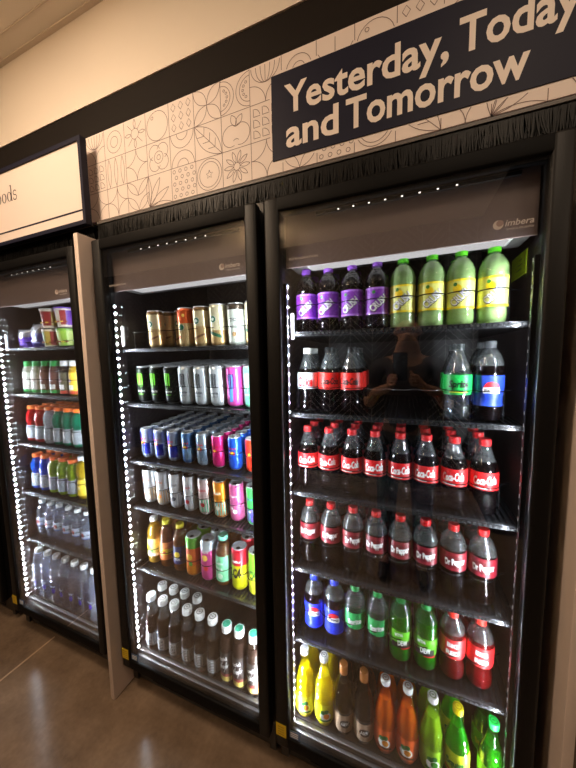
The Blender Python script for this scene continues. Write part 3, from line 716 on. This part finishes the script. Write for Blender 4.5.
# right cooler
fill('R', 0, ['grape']*4+['lemon']*4, [2, 2, 2, 1, 2, 2, 2, 1], .097)
fill('R', 1, ['diet', 'zero', 'zero', None, None, None, 'spritezero', 'pepsizero'], [2, 2, 3, 0, 0, 0, 2, 2])
fill('R', 2, ['coke']*8, 3, .079)
fill('R', 3, ['drp']*8, 3, xs=[.046+k*.0734 for k in range(8)])
fill('R', 4, ['pepsi', 'pepsi', 'sprite', 'sprite', 'dew', 'dew', 'bigred', 'bigred'], 3, xs=[.056+k*.0728 for k in range(8)])
DK = .198
fill('R', 5, ['pineapple', 'pineapple', 'rootbeer', 'rootbeer', 'orange', 'orange', 'limejar', 'squirt', 'starry'], 2, .083, .078, [.034, .103, .172, .238, .306, .372, .440, .508, .598], DK)
# middle cooler
fill('M', 0, ['coffeetan', 'coffeetan', 'coffeeorange', 'coffeetan', 'coffeecream', 'coffeewhite', 'coffeecream'], [3, 2, 3, 4, 4, 4, 4], .067, xs=[-.602, -.527, -.449, -.375, -.301, -.225, -.154], skip=[0, 1, 0, 0, 0, 0, 0])
fill('M', 1, ['monster']*3+['ultra']*3+['ultrapink', 'ultramint'], 6, .067, xs=[-.731+.05+k*.0735 for k in range(8)])
fill('M', 2, ['rb', 'rb', 'rb', 'rbnavy', 'rbgrey', 'rbpink', 'rbblue', 'rbred'], 6, .0545)
fill('M', 3, ['celA', 'celA', 'celB', 'celC', 'celD', 'celE', 'celF', 'celG'], 4, .059)
fill('M', 4, ['teawhite', 'teayellow', 'teablue', ('arizorange', 'c4green'), 'arizpink', 'arizgreen', 'c4', 'c4green'], [2, 2, 2, 3, 3, 3, 3, 2], .071)
fill('M', 5, ['coffeeb']*6+['milkb']*3, [2, 2, 2, 2, 1, 1, 1, 1, 1], .064, .072, [-.678, -.612, -.548, -.480, -.416, -.352, -.288, -.230, -.168], DK)
# left cooler
fill('L', 1, ['shakew', 'shakew', 'shakeb', 'shakeb', 'shakek', 'shakey'], 3, .06)
fill('L', 2, ['gred', 'gred', 'gwhite', 'gteal', 'gteal', 'gteal'], 3, .07)
fill('L', 3, ['gblue', 'gblue', 'glime', 'glime', 'glime', 'juice'], [2, 2, 2, 2, 2, 1], .07)
fill('L', 4, ['water']*6, 3, .064)
fill('L', 5, ['tallwater']*7, [1, 1, 1, 1, 1, 1, 1], .07, .078, [-1.489, -1.415, -1.340, -1.268, -1.196, -1.124, -1.052], DK)

# snacks on the top shelf of the left cooler
def pouch(name, w, h, d, mats, label, loc, rz=0, crumple=.0, title=None):
    o = MB(); nx, nz = 10, 12; rnd = random.Random(hash(name) % 97+int(w*1000))
    vs = []; fs = []
    for side in (-1, 1):
        for j in range(nz+1):
            for i in range(nx+1):
                u = i/nx*2-1; v = j/nz*2-1
                bul = max(0, (1-abs(u)**3)*(1-abs(v)**4))
                x = u*w/2*(1-.10*(1-abs(v)**2)*abs(u)); z = (v+1)/2*h
                y = side*(d/2*bul+.0008)+rnd.uniform(-crumple, crumple)*bul
                vs.append((x+rnd.uniform(-crumple, crumple)*.5, y, z))
    k = (nx+1)*(nz+1)
    for s in range(2):
        for j in range(nz):
            for i in range(nx):
                a = s*k+j*(nx+1)+i; f = (a, a+1, a+nx+2, a+nx+1); fs.append(f if s == 0 else tuple(reversed(f)))
    for j in range(nz):
        fs.append((j*(nx+1), (j+1)*(nx+1), k+(j+1)*(nx+1), k+j*(nx+1))); a = j*(nx+1)+nx; fs.append((a, k+a, k+a+nx+1, a+nx+1))
    for i in range(nx):
        fs.append((i, k+i, k+i+1, i+1)); a = nz*(nx+1)+i; fs.append((a, a+1, k+a+1, k+a))
    o.add(vs, [f for f in fs], mats[0], True)
    for fi, f in enumerate(o.f):
        zc = sum(o.v[q][2] for q in f)/len(f)/h
        if len(mats) > 1 and zc < .55: o.m[fi] = o.mi(mats[1])
    root = tag(o.build(name, None, loc, rz), label, 'bag', 'snack bags and cups')
    if title:
        MB().text(title, .016, WHT, 0, h*.32, y=-d/2, off=.0006, width=w*.5, bold=.03).build('lettering', root)
    return root
pur = C3((104, 66, 190), .28, .2); sil = C3((190, 188, 196), .25, .6); ind = C3((66, 62, 150), .3, .2)
pouch('snack_bag', .085, .10, .05, [sil, pur], 'purple snack bag at left end of top shelf, left cooler', (-1.492, .118, 1.535), .25, .004)
pouch('snack_bag', .135, .125, .055, [sil, ind], 'crumpled silver and indigo snack bag beside the cups', (-1.382, .122, 1.535), -.1, .006, 'snack')
def cup(z, x, y, cols, label, rim=M['petgrey'], h=.092, r0=.033, r1=.044):
    o = MB(); o.lathe([(r0, 0), (r0+.001, .002), (r1, h-.004)], cols[0], 24, capt=False)
    root = o.build('snack_cup', None, (x, y, z), random.uniform(-.3, .3))
    w = MB()
    for i in range(10):
        a0 = 2*PI*i/10; c = cols[1+i % (len(cols)-1)]
        vs = []; n = 4
        for j in range(n+1):
            a = a0+2*PI/10*j/n
            for t in (.12, .84):
                r = r0+(r1-r0)*t+.0008; vs.append((r*cos(a), r*sin(a), h*t))
        w.add(vs, [(2*j, 2*j+2, 2*j+3, 2*j+1) for j in range(n)], c, True)
    for i in range(5):
        a = -PI/2+(-.9+i*.45); r = r0+(r1-r0)*.3+.0016
        w.lathe([(.006, -.003), (.007, .0), (.006, .003)], C3((222, 190, 60)) if i % 2 else C3((150, 60, 40)), 8, (r*cos(a), r*sin(a), h*.28))
    w.build('label', root)
    MB().lathe([(r1+.0022, h-.006), (r1+.003, h-.003), (r1+.0022, h), (r1*.9, h+.001), (r1*.86, h-.001)], rim, 24).build('lid', root)
    return tag(root, label, 'cup', 'snack bags and cups')
crm, red_, grn_, yel_ = C3((226, 214, 190)), C3((160, 52, 52)), C3((110, 140, 60)), C3((214, 190, 90))
cup(1.535, -1.272, .118, [crm, yel_, red_, crm, grn_], 'lower trail mix cup under another cup, left cooler')
cup(1.629, -1.272, .118, [crm, red_, yel_, crm, red_], 'upper trail mix cup stacked on another cup, left cooler', C3((200, 196, 190)))
cup(1.535, -1.176, .125, [C3((120, 170, 60)), C3((150, 190, 70)), C3((190, 210, 120))], 'lower lime green snack cup by the door frame, left cooler')
cup(1.629, -1.176, .125, [C3((226, 214, 200)), C3((120, 70, 180)), crm, red_], 'upper purple snack cup on the lime cup, left cooler', C3((120, 80, 190)))

# a few drinks in the cooler at the photo's left edge
P('talljuice', lambda: B('juice_bottle', 'tallwater', .30, .034, .90, liquid('yellow_juice', (222, 190, 40), .5), capyel, (.20, .55, C3((120, 80, 180))), seq(band(0, .4, C3((200, 190, 220)))), capr=.0165, caph=.02),
  'tall yellow juice bottle', 'bottle', 'tall juice bottles')
for i, w_ in enumerate(('by the door frame', 'second from the door frame', 'third from the door frame')):
    place('talljuice', (-1.800-.0731*i, .09, DK), 'tall yellow juice bottle %s, far left cooler' % w_)

# ------------------------------------------------------------------ divider panels
def panel(x, label):
    o = MB().bbox(x-.011, x+.011, -.045, .70, 0, 1.945, M['wood'], .0015)
    return tag(o.build('divider_panel'), label, 'panel', 'pale laminate divider panels')
panel(-.809, 'tall pale laminate panel between the left and middle coolers')
panel(.705, 'tall pale laminate panel to the right of the right cooler')

# ------------------------------------------------------------------ brush strips
def brush(xa, xb, y, z0, z1, label, n):
    r = MB().box(xa, xb, y-.004, y+.004, z1, z1+.008, C3((92, 86, 82), .5)).box(xa, xb, y+.004, .085, z1, z1+.010, M['black'])
    root = tag(r.build('brush_strip'), label, 'strip')
    q = MB(); rnd = random.Random(3)
    for i in range(n):
        x = xa+(xb-xa)*(i+rnd.random())/n; L_ = (z1-z0)*rnd.uniform(.8, 1.08); dx = rnd.gauss(0, .006); dy = rnd.uniform(-.008, .006); w = rnd.uniform(.0006, .0014)
        z = z1; vs = [(x-w, y, z), (x+w, y, z), (x+w+dx*.4, y+dy*.5-.001, z-L_*.55), (x-w+dx*.4, y+dy*.5-.001, z-L_*.55), (x+w*.6+dx, y+dy, z-L_), (x-w*.6+dx, y+dy, z-L_)]
        vs += [(a, b_+.0012, c) for a, b_, c in vs]
        q.add(vs, [(0, 3, 2, 1), (3, 5, 4, 2), (6, 7, 8, 9), (9, 8, 10, 11), (0, 6, 9, 3), (3, 9, 11, 5), (1, 2, 8, 7), (2, 4, 10, 8), (5, 11, 10, 4)], M['bristle'])
    tag(q.build('bristles', root), kind='stuff')
brush(-.80, .86, .042, 1.936, 2.006, 'black bristle strip under the patterned sign', 1700)
brush(-2.35, -.83, .042, 1.936, 2.006, 'black bristle strip under the left framed sign', 700)

# ------------------------------------------------------------------ patterned sign
SB, ST, SY = 2.030, 2.352, .060
SX0, SX1 = -.868, 1.05
sroot = tag(empty('store_sign', ((SX0+SX1)/2, .0725, SB)), 'patterned sign reading Yesterday, Today and Tomorrow above the coolers', 'sign')
ox, oy, oz = sroot.location
bd = MB().box(SX0-ox, SX1-ox, SY-oy, .085-oy, 0, ST-SB, M['board']); bd.build('board', sroot)
pat = MB(); TS = (ST-SB)/3*1.0; LW = .0017
def arc(cx, cz, r, a0, a1, n=14, rz=None): return [(cx+r*cos(a0+(a1-a0)*k/n), cz+(rz or r)*sin(a0+(a1-a0)*k/n)) for k in range(n+1)]
def lens(p, q, bulge, n=10):
    (x0, z0), (x1, z1) = p, q; dx, dz = x1-x0, z1-z0; l = math.hypot(dx, dz); nx, nz = -dz/l, dx/l; res = []
    for s in (1, -1): res.append([(x0+dx*t+nx*s*bulge*4*t*(1-t), z0+dz*t+nz*s*bulge*4*t*(1-t)) for t in [k/n for k in range(n+1)]])
    return res
def motif(k):
    """line drawings in the unit square"""
    R_ = []
    c = .5
    if k == 0:   # tulip with stripes
        R_ += [arc(.5, .95, .45, PI, 2*PI), [(.5, .95), (.5, .5)]]; R_ += [arc(.5, .95, .30, PI, 2*PI, rz=.45), arc(.5, .95, .15, PI, 2*PI, rz=.45)]
        R_ += [arc(0, 0, .5, 0, PI/2, rz=.5), arc(1, 0, .5, PI/2, PI, rz=.5)]
    elif k == 1: R_ += [arc(c, c, .36, 0, 2*PI, 24), arc(c, c, .18, 0, 2*PI, 16)]
    elif k == 2:
        R_ += [arc(c, c, .17, 0, 2*PI, 18)]
        for j in range(8):
            a = j*PI/4; p = (c+.17*cos(a), c+.17*sin(a)); q = (c+.46*cos(a), c+.46*sin(a)); R_ += [[p, q]] if j % 2 else lens(p, q, .05)
    elif k == 3: R_ += [arc(c, c-.03, .45, 0, 2*PI, 26), arc(.3, .75, .05, 0, 2*PI, 8)]
    elif k == 4:
        for a in range(3):
            for b_ in range(3):
                x, z = .2+.3*a, .2+.3*b_; R_.append([(x, z-.12), (x+.09, z), (x, z+.12), (x-.09, z), (x, z-.12)])
    elif k == 5:
        for p in ((0, 0), (1, 0), (1, 1), (0, 1)): R_ += lens((c, c), p, .16)
    elif k == 6:
        for s in (-1, 1): R_ += [arc(c+s*.5, c, .46, PI/2 if s > 0 else -PI/2, 3*PI/2 if s > 0 else PI/2), arc(c+s*.5, c, .34, PI/2 if s > 0 else -PI/2, 3*PI/2 if s > 0 else PI/2)]
        for s in (-1, 1):
            for j in range(5):
                a = (PI if s > 0 else 0)+(j-2)*.5; x, z = c+s*.5+.23*cos(a), c+.23*sin(a); R_.append(arc(x, z, .035, 0, 2*PI, 6))
    elif k == 7:
        for a in range(3):
            for b_ in range(3):
                x, z = .1+.29*a, .1+.29*b_; R_.append([(x, z)]+arc(x, z, .21, 0, PI/2, 6)+[(x, z)])
    elif k == 8:
        for j in range(3): R_ += lens((.17+.33*j, .03), (.17+.33*j, .97), .085)
    elif k == 9:
        R_ += [arc(0, 0, .5, 0, PI/2), arc(1, 0, .5, PI/2, PI), arc(1, 1, .5, PI, 1.5*PI), arc(0, 1, .5, 1.5*PI, 2*PI)]
    elif k == 10:
        for j in range(4):
            a = PI/4+j*PI/2; R_.append(arc(c+.24*cos(a), c+.24*sin(a), .24, a-2.0, a+2.0, 14))
        R_ += [arc(c, c, .19, 0, 2*PI, 16), arc(c, c, .08, 0, 2*PI, 10)]
    elif k == 11: R_ += [arc(c, 0, .46, 0, PI), arc(c, 0, .22, 0, PI), arc(c, 1, .46, PI, 2*PI), arc(c, 1, .22, PI, 2*PI)]
    elif k == 12:
        R_ += lens((0, 1), (1, 0), .28)+[[(0, 1), (1, 0)]]
        for t in (.35, .55, .75): R_ += [[(t, 1-t), (t+.02, 1-t+.25)], [(t, 1-t), (t-.25, 1-t)]]
    elif k == 13:  # apple
        R_ += [arc(.33, .38, .3, PI*.35, PI*1.62, 16), arc(.67, .38, .3, -PI*.62, PI*.65, 16), arc(.5, .14, .13, PI*.25, PI*.75, 5), arc(.5, .72, .1, PI*1.2, PI*1.8, 5)]
        R_ += lens((.5, .62), (.36, .95), .09)+lens((.5, .62), (.72, .9), .09)
    elif k == 14:
        for a in range(4):
            for b_ in range(5):
                x, z = .14+.24*a+(.06 if b_ % 2 else -.02), .12+.19*b_
                R_.append(arc(x, z, .055, 0, 2*PI, 8))
    elif k == 15:
        R_ += [arc(c, c, .46, 0, 2*PI, 26), arc(c, c, .37, 0, 2*PI, 24)]
        st = [(c+(.13 if j % 2 == 0 else .055)*sin(j*PI/5), c+(.13 if j % 2 == 0 else .055)*cos(j*PI/5)) for j in range(10)]; R_.append(st+[st[0]])
    elif k == 16:
        R_ += [arc(c, c, .11, 0, 2*PI, 12)]
        for j in range(10):
            a = j*PI/5; R_ += lens((c+.11*cos(a), c+.11*sin(a)), (c+.45*cos(a), c+.45*sin(a)), .055, 6)
    elif k == 17:
        R_ += [arc(0, 1, .5, -PI/2, 0), arc(1, 1, .5, PI, 1.5*PI), arc(0, 0, .5, 0, PI/2), arc(1, 0, .5, PI/2, PI), [(.5, 1), (.5, 0)]]
    elif k == 18:
        for z in (0, .5): R_ += lens((.5, z), (0, z+.5), .12)+lens((.5, z), (1, z+.5), .12)
    elif k == 19:
        for j in range(4): R_ += lens((0, 0), (cos(j*PI/6), sin(j*PI/6)), .11)
    elif k == 20:
        for j in range(5): a = j*PI/4; R_.append([(c, 0), (c+.5*cos(a)*1.3, .9*sin(a))])
        R_.append(arc(c, 0, .5, 0, PI))
    return R_
def clip_in(pts, w):  # keep only what falls outside the navy field and inside the board
    return pts
NX0, NX1, NZ0, NZ1 = -.043, .83, 2.066, 2.302
rowsM = [[9, 17, 18, 19, 14, 15, 16, 9, 18, 14, 15, 12, 9, 19, 17, 16, 14, 15, 9], [7, 8, 9, 10, 11, 12, 13, 7, 2, 3, 5, 1, 10, 8, 7, 13, 11, 12, 10], [0, 1, 2, 3, 4, 5, 6, 0, 1, 20, 3, 4, 9, 0, 2, 6, 5, 1, 0]]
xt = [SX0+.008]+[SX0+.008+.1065*k for k in range(1, 19)]
TW = .1065
for r in range(3):
    for ci in range(18):
        tx, tz = SX0+.006+ci*TW, SB+r*TS
        if tx > SX1-.01: continue
        lines_ = [[(tx+x*TW, tz+z*TS) for x, z in ln] for ln in motif(rowsM[r][ci])]
        lines_.append([(tx, tz), (tx, tz+TS)]); lines_.append([(tx, tz), (tx+TW, tz)])
        for ln in lines_:
            # densify then drop the points hidden by the navy field
            run = []
            dn = []
            for a, b_ in zip(ln[:-1], ln[1:]):
                n = max(1, int(math.hypot(b_[0]-a[0], b_[1]-a[1])/.012))
                for k in range(n): dn.append((a[0]+(b_[0]-a[0])*k/n, a[1]+(b_[1]-a[1])*k/n))
            dn.append(ln[-1])
            for p in dn+[None]:
                ok = p is not None and not (NX0 < p[0] < NX1 and NZ0 < p[1] < NZ1) and SX0 <= p[0] <= SX1 and SB <= p[1] <= ST
                if ok: run.append((p[0]-ox, p[1]-oz))
                else:
                    if len(run) > 1: pat.ribbon(run, LW, M['linec'], SY-oy-.0005)
                    run = []
pat.build('line_pattern', sroot)
nf = MB().box(NX0-ox, NX1-ox, SY-oy-.0025, SY-oy-.0001, NZ0-oz, NZ1-oz, M['navy']).build('navy_field', sroot)
tx = MB()
tx.text('Yesterday,', .108, M['letters'], -.001-ox, 2.188-oz, None, .430, .024, y=SY-oy-.0025, off=.0006, align='L')
tx.text('Today', .108, M['letters'], .450-ox, 2.188-oz, None, .228, .024, y=SY-oy-.0025, off=.0006, align='L')
tx.text('and', .108, M['letters'], .002-ox, 2.094-oz, None, .158, .024, y=SY-oy-.0025, off=.0006, align='L')
tx.text('Tomorrow', .108, M['letters'], .180-ox, 2.094-oz, None, .412, .024, y=SY-oy-.0025, off=.0006, align='L')
tx.build('lettering', nf)

# framed sign on the left
fx0, fx1, fz0, fz1 = -2.3, -.808, 1.998, 2.316
froot = tag(empty('framed_sign', ((fx0+fx1)/2, .04, fz0)), 'white sign in navy frame above the left cooler', 'sign')
ox, oy, oz = froot.location
fr = MB(); y0, y1 = .0-oy, .024-oy; t = .015
fr.box(fx0-ox, fx1-ox, y0, y1, fz0-oz, fz0-oz+t, M['navy']); fr.box(fx0-ox, fx1-ox, y0, y1, fz1-oz-t, fz1-oz, M['navy'])
fr.box(fx0-ox, fx0-ox+t, y0, y1, fz0-oz+t, fz1-oz-t, M['navy']); fr.box(fx1-ox-t, fx1-ox, y0, y1, fz0-oz+t, fz1-oz-t, M['navy'])
fr.build('frame', froot)
MB().box(fx0-ox+.1, fx1-ox-.12, .024-oy, .085-oy, .05, .27, M['black']).build('mount', froot)
fp = MB().box(fx0-ox+t, fx1-ox-t, .006-oy, .022-oy, fz0-oz+t, fz1-oz-t, M['board']).build('face', froot)
MB().box(fx0-ox+t, fx1-ox-t, .0052-oy, .006-oy, .052, .058, M['navy']).build('stripe', froot)
def serif(mb, s, x, z, h, y, mat):
    """thin serif letters drawn as strokes; h is the x-height"""
    def ring(cx, rx, rz, cz, th):
        n = 24; vs = []; fs = []
        for k in range(n):
            a = 2*PI*k/n; vs += [(cx+rx*cos(a), y, cz+rz*sin(a)), (cx+(rx-th)*cos(a), y, cz+(rz-.0022)*sin(a))]
        for k in range(n): j = (k+1) % n; fs.append((2*k, 2*j, 2*j+1, 2*k+1))
        mb.add(vs, fs, mat)
    for ch in s:
        if ch == 'o': ring(x+h*.42, h*.42, h*.5, z+h*.5, h*.17); x += h*1.0
        elif ch == 'd':
            ring(x+h*.40, h*.40, h*.5, z+h*.5, h*.17); q = x+h*.72
            mb.box(q, q+h*.14, y-.0001, y+.0004, z, z+h*1.62, mat); mb.box(q-h*.16, q+h*.05, y-.0001, y+.0004, z+h*1.56, z+h*1.62, mat); mb.box(q, q+h*.26, y-.0001, y+.0004, z, z+h*.06, mat); x += h*1.1
        elif ch == 's':
            n = 16; pts = [(x+h*.33+h*.27*cos(a), z+h*.74+h*.23*sin(a)) for a in [.35+k*(PI*1.25)/n for k in range(n+1)]]
            pts += [(x+h*.33+h*.29*cos(a), z+h*.26+h*.25*sin(a)) for a in [PI*.45-k*(PI*1.45)/n for k in range(n+1)]]
            mb.ribbon(pts, h*.1, mat, y); x += h*.75
        elif ch == 'F':
            mb.box(x+h*.1, x+h*.28, y-.0001, y+.0004, z, z+h*1.55, mat); mb.box(x, x+h*.9, y-.0001, y+.0004, z+h*1.49, z+h*1.55, mat); mb.box(x+h*.28, x+h*.7, y-.0001, y+.0004, z+h*.78, z+h*.84, mat)
            mb.box(x, x+h*.4, y-.0001, y+.0004, z, z+h*.06, mat); mb.box(x+h*.85, x+h*.9, y-.0001, y+.0004, z+h*1.28, z+h*1.55, mat); x += h*1.05
sl = MB(); serif(sl, 'Foods', -1.431-ox, 2.176-oz, .040, .0055-oy, C3((60, 52, 60)))
sl.build('lettering', froot)

# ------------------------------------------------------------------ ceiling lights
def downlight(x, y, power, label, size=.34, spot=None):
    root = tag(empty('ceiling_light', (x, y, ZC)), label, 'light', 'recessed ceiling lights')
    MB().lathe([(.11, 0), (.11, -.006), (.085, -.008), (.08, 0)], M['white'], 24, capb=False, capt=False).build('trim_ring', root)
    MB().lathe([(.08, -.003), (.08, -.002)], emit('lamp_diffuser', (255, 214, 170), 4.), 24).build('diffuser', root)
    ld = bpy.data.lights.new('downlight', 'AREA'); ld.shape = 'DISK'; ld.size = size; ld.energy = power; ld.color = (1, .765, .55)
    lo = bpy.data.objects.new('downlight', ld); COL.objects.link(lo); lo.parent = root; lo.location = (0, 0, -.012)
    return root
downlight(-.9, -.80, 20, 'round ceiling light in front of the middle cooler')
downlight(-2.3, -1.6, 14, 'round ceiling light in front of the far left cooler')
downlight(.75, -.95, 8, 'round ceiling light in front of the right cooler')
downlight(1.9, -1.5, 12, 'unseen round ceiling light added for fill near the tiled wall')  # unseen lamp, added as ambient fill toward the tiled wall

# unseen globe lamps added to brighten the ceiling and its reflection
def globe(x, y, label):
    g = tag(empty('added_globe_light', (x, y, ZC)), label, 'light', 'added globe fill lights')
    MB().lathe([(.05, 0), (.05, -.012), (.02, -.02), (.012, -.12), (.03, -.135), (.03, -.15)], M['black'], 20, capb=False).build('stem', g)
    MB().lathe([(.03, -.145)]+[(.12*sin(a), -.265+.12*cos(a)) for a in [.27+k*(PI-.28)/16 for k in range(17)]], emit('added_globe_glow', (255, 214, 168), GLOBE), 28).build('globe', g)
globe(-1.05, -.95, 'unseen globe light added to brighten the ceiling in front of the left coolers')
globe(-1.12, -2.2, 'unseen globe light added to brighten the ceiling near the tiled wall')

# ------------------------------------------------------------------ the photographer, seen as a reflection in the glass
def skin(name, V, E, mat, parent=None, sub=2):
    """V: list of ((x, y, z), radius or (rx, ry)); E: edges. Grown with a Skin modifier and baked to one mesh"""
    me = bpy.data.meshes.new(name); me.from_pydata([v[0] for v in V], E, [])
    o = bpy.data.objects.new(name, me); COL.objects.link(o)
    o.modifiers.new('s', 'SKIN'); sb = o.modifiers.new('d', 'SUBSURF'); sb.levels = sub; sb.render_levels = sub
    if not me.skin_vertices: me.attributes.new('x', 'FLOAT', 'POINT')
    sv = me.skin_vertices[0].data
    for i, v in enumerate(V): sv[i].radius = v[1] if isinstance(v[1], tuple) else (v[1], v[1]); sv[i].use_root = (i == 0)
    dg = bpy.context.evaluated_depsgraph_get(); dg.update()
    m2 = bpy.data.meshes.new_from_object(o.evaluated_get(dg)); bpy.data.objects.remove(o)
    m2.materials.clear(); m2.materials.append(mat); m2.polygons.foreach_set('use_smooth', [True]*len(m2.polygons)); m2.name = name
    r = bpy.data.objects.new(name, m2); COL.objects.link(r); r.parent = parent
    return r
skinm = pbr('skin', (176, 126, 98), .5); shirt = pbr('shirt', (46, 40, 44), .8); trous = pbr('trousers', (34, 36, 46), .8); hairm = pbr('hair', (38, 28, 22), .6); shoe = pbr('shoe', (24, 22, 22), .5)
px_, py_ = .36, -1.20
def Q(x, y, z): return (px_+x, py_+y, z)
V = [(Q(0, 0, .96), (.135, .10)), (Q(0, .0, 1.10), (.125, .095)), (Q(0, .0, 1.28), (.145, .105)), (Q(0, 0, 1.41), (.10, .075)), (Q(0, .01, 1.49), .052), (Q(0, .035, 1.55), (.058, .068)), (Q(0, .025, 1.63), (.072, .088)), (Q(0, .01, 1.69), (.060, .075))]
E_ = [(0, 1), (1, 2), (2, 3), (3, 4), (4, 5), (5, 6), (6, 7)]
V.append((Q(0, .128, 1.595), .013)); E_.append((5, len(V)-1))
for sx in (-1, 1):
    V.append((Q(sx*.083, .0, 1.60), .012)); E_.append((6, len(V)-1))
    b0 = len(V)
    V += [(Q(sx*.10, 0, .92), .082), (Q(sx*.11, .01, .50), .056), (Q(sx*.115, -.02, .10), .038), (Q(sx*.12, .05, .035), .033), (Q(sx*.125, .15, .028), .028)]
    E_ += [(0, b0), (b0, b0+1), (b0+1, b0+2), (b0+2, b0+3), (b0+3, b0+4)]
    a0 = len(V)
    # shoulder, upper arm, elbow, forearm, wrist, palm
    ex = .018 if sx > 0 else -.018
    V += [(Q(sx*.175, 0, 1.405), .055), (Q(sx*.215, .03, 1.28), .046), (Q(sx*.225, .10, 1.155), .037), (Q(sx*.17, .20, 1.25), .034), (Q(sx*.085, .31, 1.295), .024), (Q(sx*.068-.02, .340, 1.335), (.024, .017))]
    E_ += [(3, a0)]+[(a0+i, a0+i+1) for i in range(5)]
    pm = a0+5
    for k, (dz, ln) in enumerate(((-.026, .8), (-.008, .95), (.010, 1.), (.027, .92))):
        f0 = len(V); bx = sx*.068-.02
        V += [(Q(bx-sx*.004, .358, 1.335+dz), .0095), (Q(bx-sx*.010, .384, 1.337+dz*.95), .0088), (Q(bx-sx*.026*ln, .392, 1.339+dz*.9), .0082), (Q(bx-sx*.042*ln, .390, 1.340+dz*.85), .0074)]
        E_ += [(pm, f0), (f0, f0+1), (f0+1, f0+2), (f0+2, f0+3)]
    f0 = len(V); bx = sx*.068-.02
    V += [(Q(bx-sx*.012, .333, 1.345), .011), (Q(bx-sx*.026, .338, 1.368), .0095), (Q(bx-sx*.034, .342, 1.388), .008)]
    E_ += [(pm, f0), (f0, f0+1), (f0+1, f0+2)]
person = skin('person', V, E_, skinm)
tag(person, 'person in dark shirt holding up a phone, reflected in the right cooler glass', 'person')
SVv = [(Q(0, 0, .93), (.150, .112)), (Q(0, .0, 1.10), (.140, .108)), (Q(0, .0, 1.28), (.158, .118)), (Q(0, 0, 1.405), (.115, .088)), (Q(0, .004, 1.455), .062)]
SE = [(0, 1), (1, 2), (2, 3), (3, 4)]
for sx in (-1, 1):
    k = len(SVv); SVv += [(Q(sx*.175, 0, 1.405), .066), (Q(sx*.215, .03, 1.28), .057), (Q(sx*.224, .085, 1.18), .050)]; SE += [(3, k), (k, k+1), (k+1, k+2)]
skin('shirt', SVv, SE, shirt, person)
TV = [(Q(0, 0, .97), (.147, .112))]; TE = []
for sx in (-1, 1):
    k = len(TV); TV += [(Q(sx*.10, 0, .90), .095), (Q(sx*.11, .01, .50), .070), (Q(sx*.115, -.015, .10), .056)]; TE += [(0, k), (k, k+1), (k+1, k+2)]
    skin('shoe', [(Q(sx*.115, -.05, .045), .044), (Q(sx*.12, .05, .04), .040), (Q(sx*.125, .17, .034), .034)], [(0, 1), (1, 2)], shoe, person)
    e = MB().lathe([(.0125*sin(a), -.0125*cos(a)) for a in [.05+j*3.04/8 for j in range(9)]], pbr('eye_white', (128, 118, 112), .5), 12); e.lathe([(.0055*sin(a), .0125-.001+.002*j) for j, a in enumerate((1.57, .3))], BLK, 10)
    eo = e.build('eye', person, Q(sx*.030, .098, 1.625)); eo.rotation_euler = (-PI/2, 0, 0)
skin('trousers', TV, TE, trous, person)
mo = MB().lathe([(.004, 0), (.004, .003)], pbr('lips', (150, 84, 74), .5), 12); moo = mo.build('mouth', person, Q(0, .108, 1.558)); moo.scale = (5, 1, 1); moo.rotation_euler = (-PI/2, 0, 0)
skin('hair', [(Q(0, -.045, 1.60), (.070, .055)), (Q(0, -.02, 1.68), (.078, .080)), (Q(0, .03, 1.725), (.062, .05))], [(0, 1), (1, 2)], hairm, person)
ph = MB().bbox(-.0375, .0375, -.004, .004, -.138, .012, pbr('phone_glass', (22, 22, 26), .25), .0035)
pho = tag(ph.build('phone', None, (.341-.018, -.8285, 1.472), .30), 'dark phone held up in front of the person', 'phone')
for dx, dz in ((.018, -.002), (.018, -.026), (-.002, -.014)):
    lo = MB().lathe([(.0075, 0), (.0075, .0012), (.0045, .0014)], M['hole'], 14).build('lens', pho, (dx, .004, dz-.012)); lo.rotation_euler = (-PI/2, 0, 0)

w = bpy.data.worlds.new('World'); scene.world = w; w.use_nodes = True
w.node_tree.nodes['Background'].inputs[0].default_value = (.02, .016, .013, 1); w.node_tree.nodes['Background'].inputs[1].default_value = 1

# ------------------------------------------------------------------ camera
cam = bpy.data.cameras.new('Camera'); cam.sensor_fit = 'HORIZONTAL'; cam.sensor_width = 36; cam.lens = 36*292.68/576; cam.clip_start = .02
co = bpy.data.objects.new('Camera', cam); COL.objects.link(co)
f = Vector((-0.36652965, 0.92571899, -0.09327574)); r = Vector((0.93022556, 0.36658858, -0.01712382)); u = r.cross(f)
Mx = Matrix((r, u, -f)).transposed().to_4x4(); Mx.translation = (0.34089565, -0.81668374, 1.47192591)
co.matrix_world = Mx
scene.camera = co
vs = scene.view_settings; vs.view_transform = 'Standard'; vs.look = 'None'; vs.gamma = 1; vs.use_curve_mapping = False; vs.exposure = 0
cy = scene.cycles
cy.max_bounces = 16; cy.transparent_max_bounces = 40; cy.glossy_bounces = 8; cy.diffuse_bounces = 4; cy.sample_clamp_indirect = 80; cy.caustics_reflective = False
cy.use_denoising = True
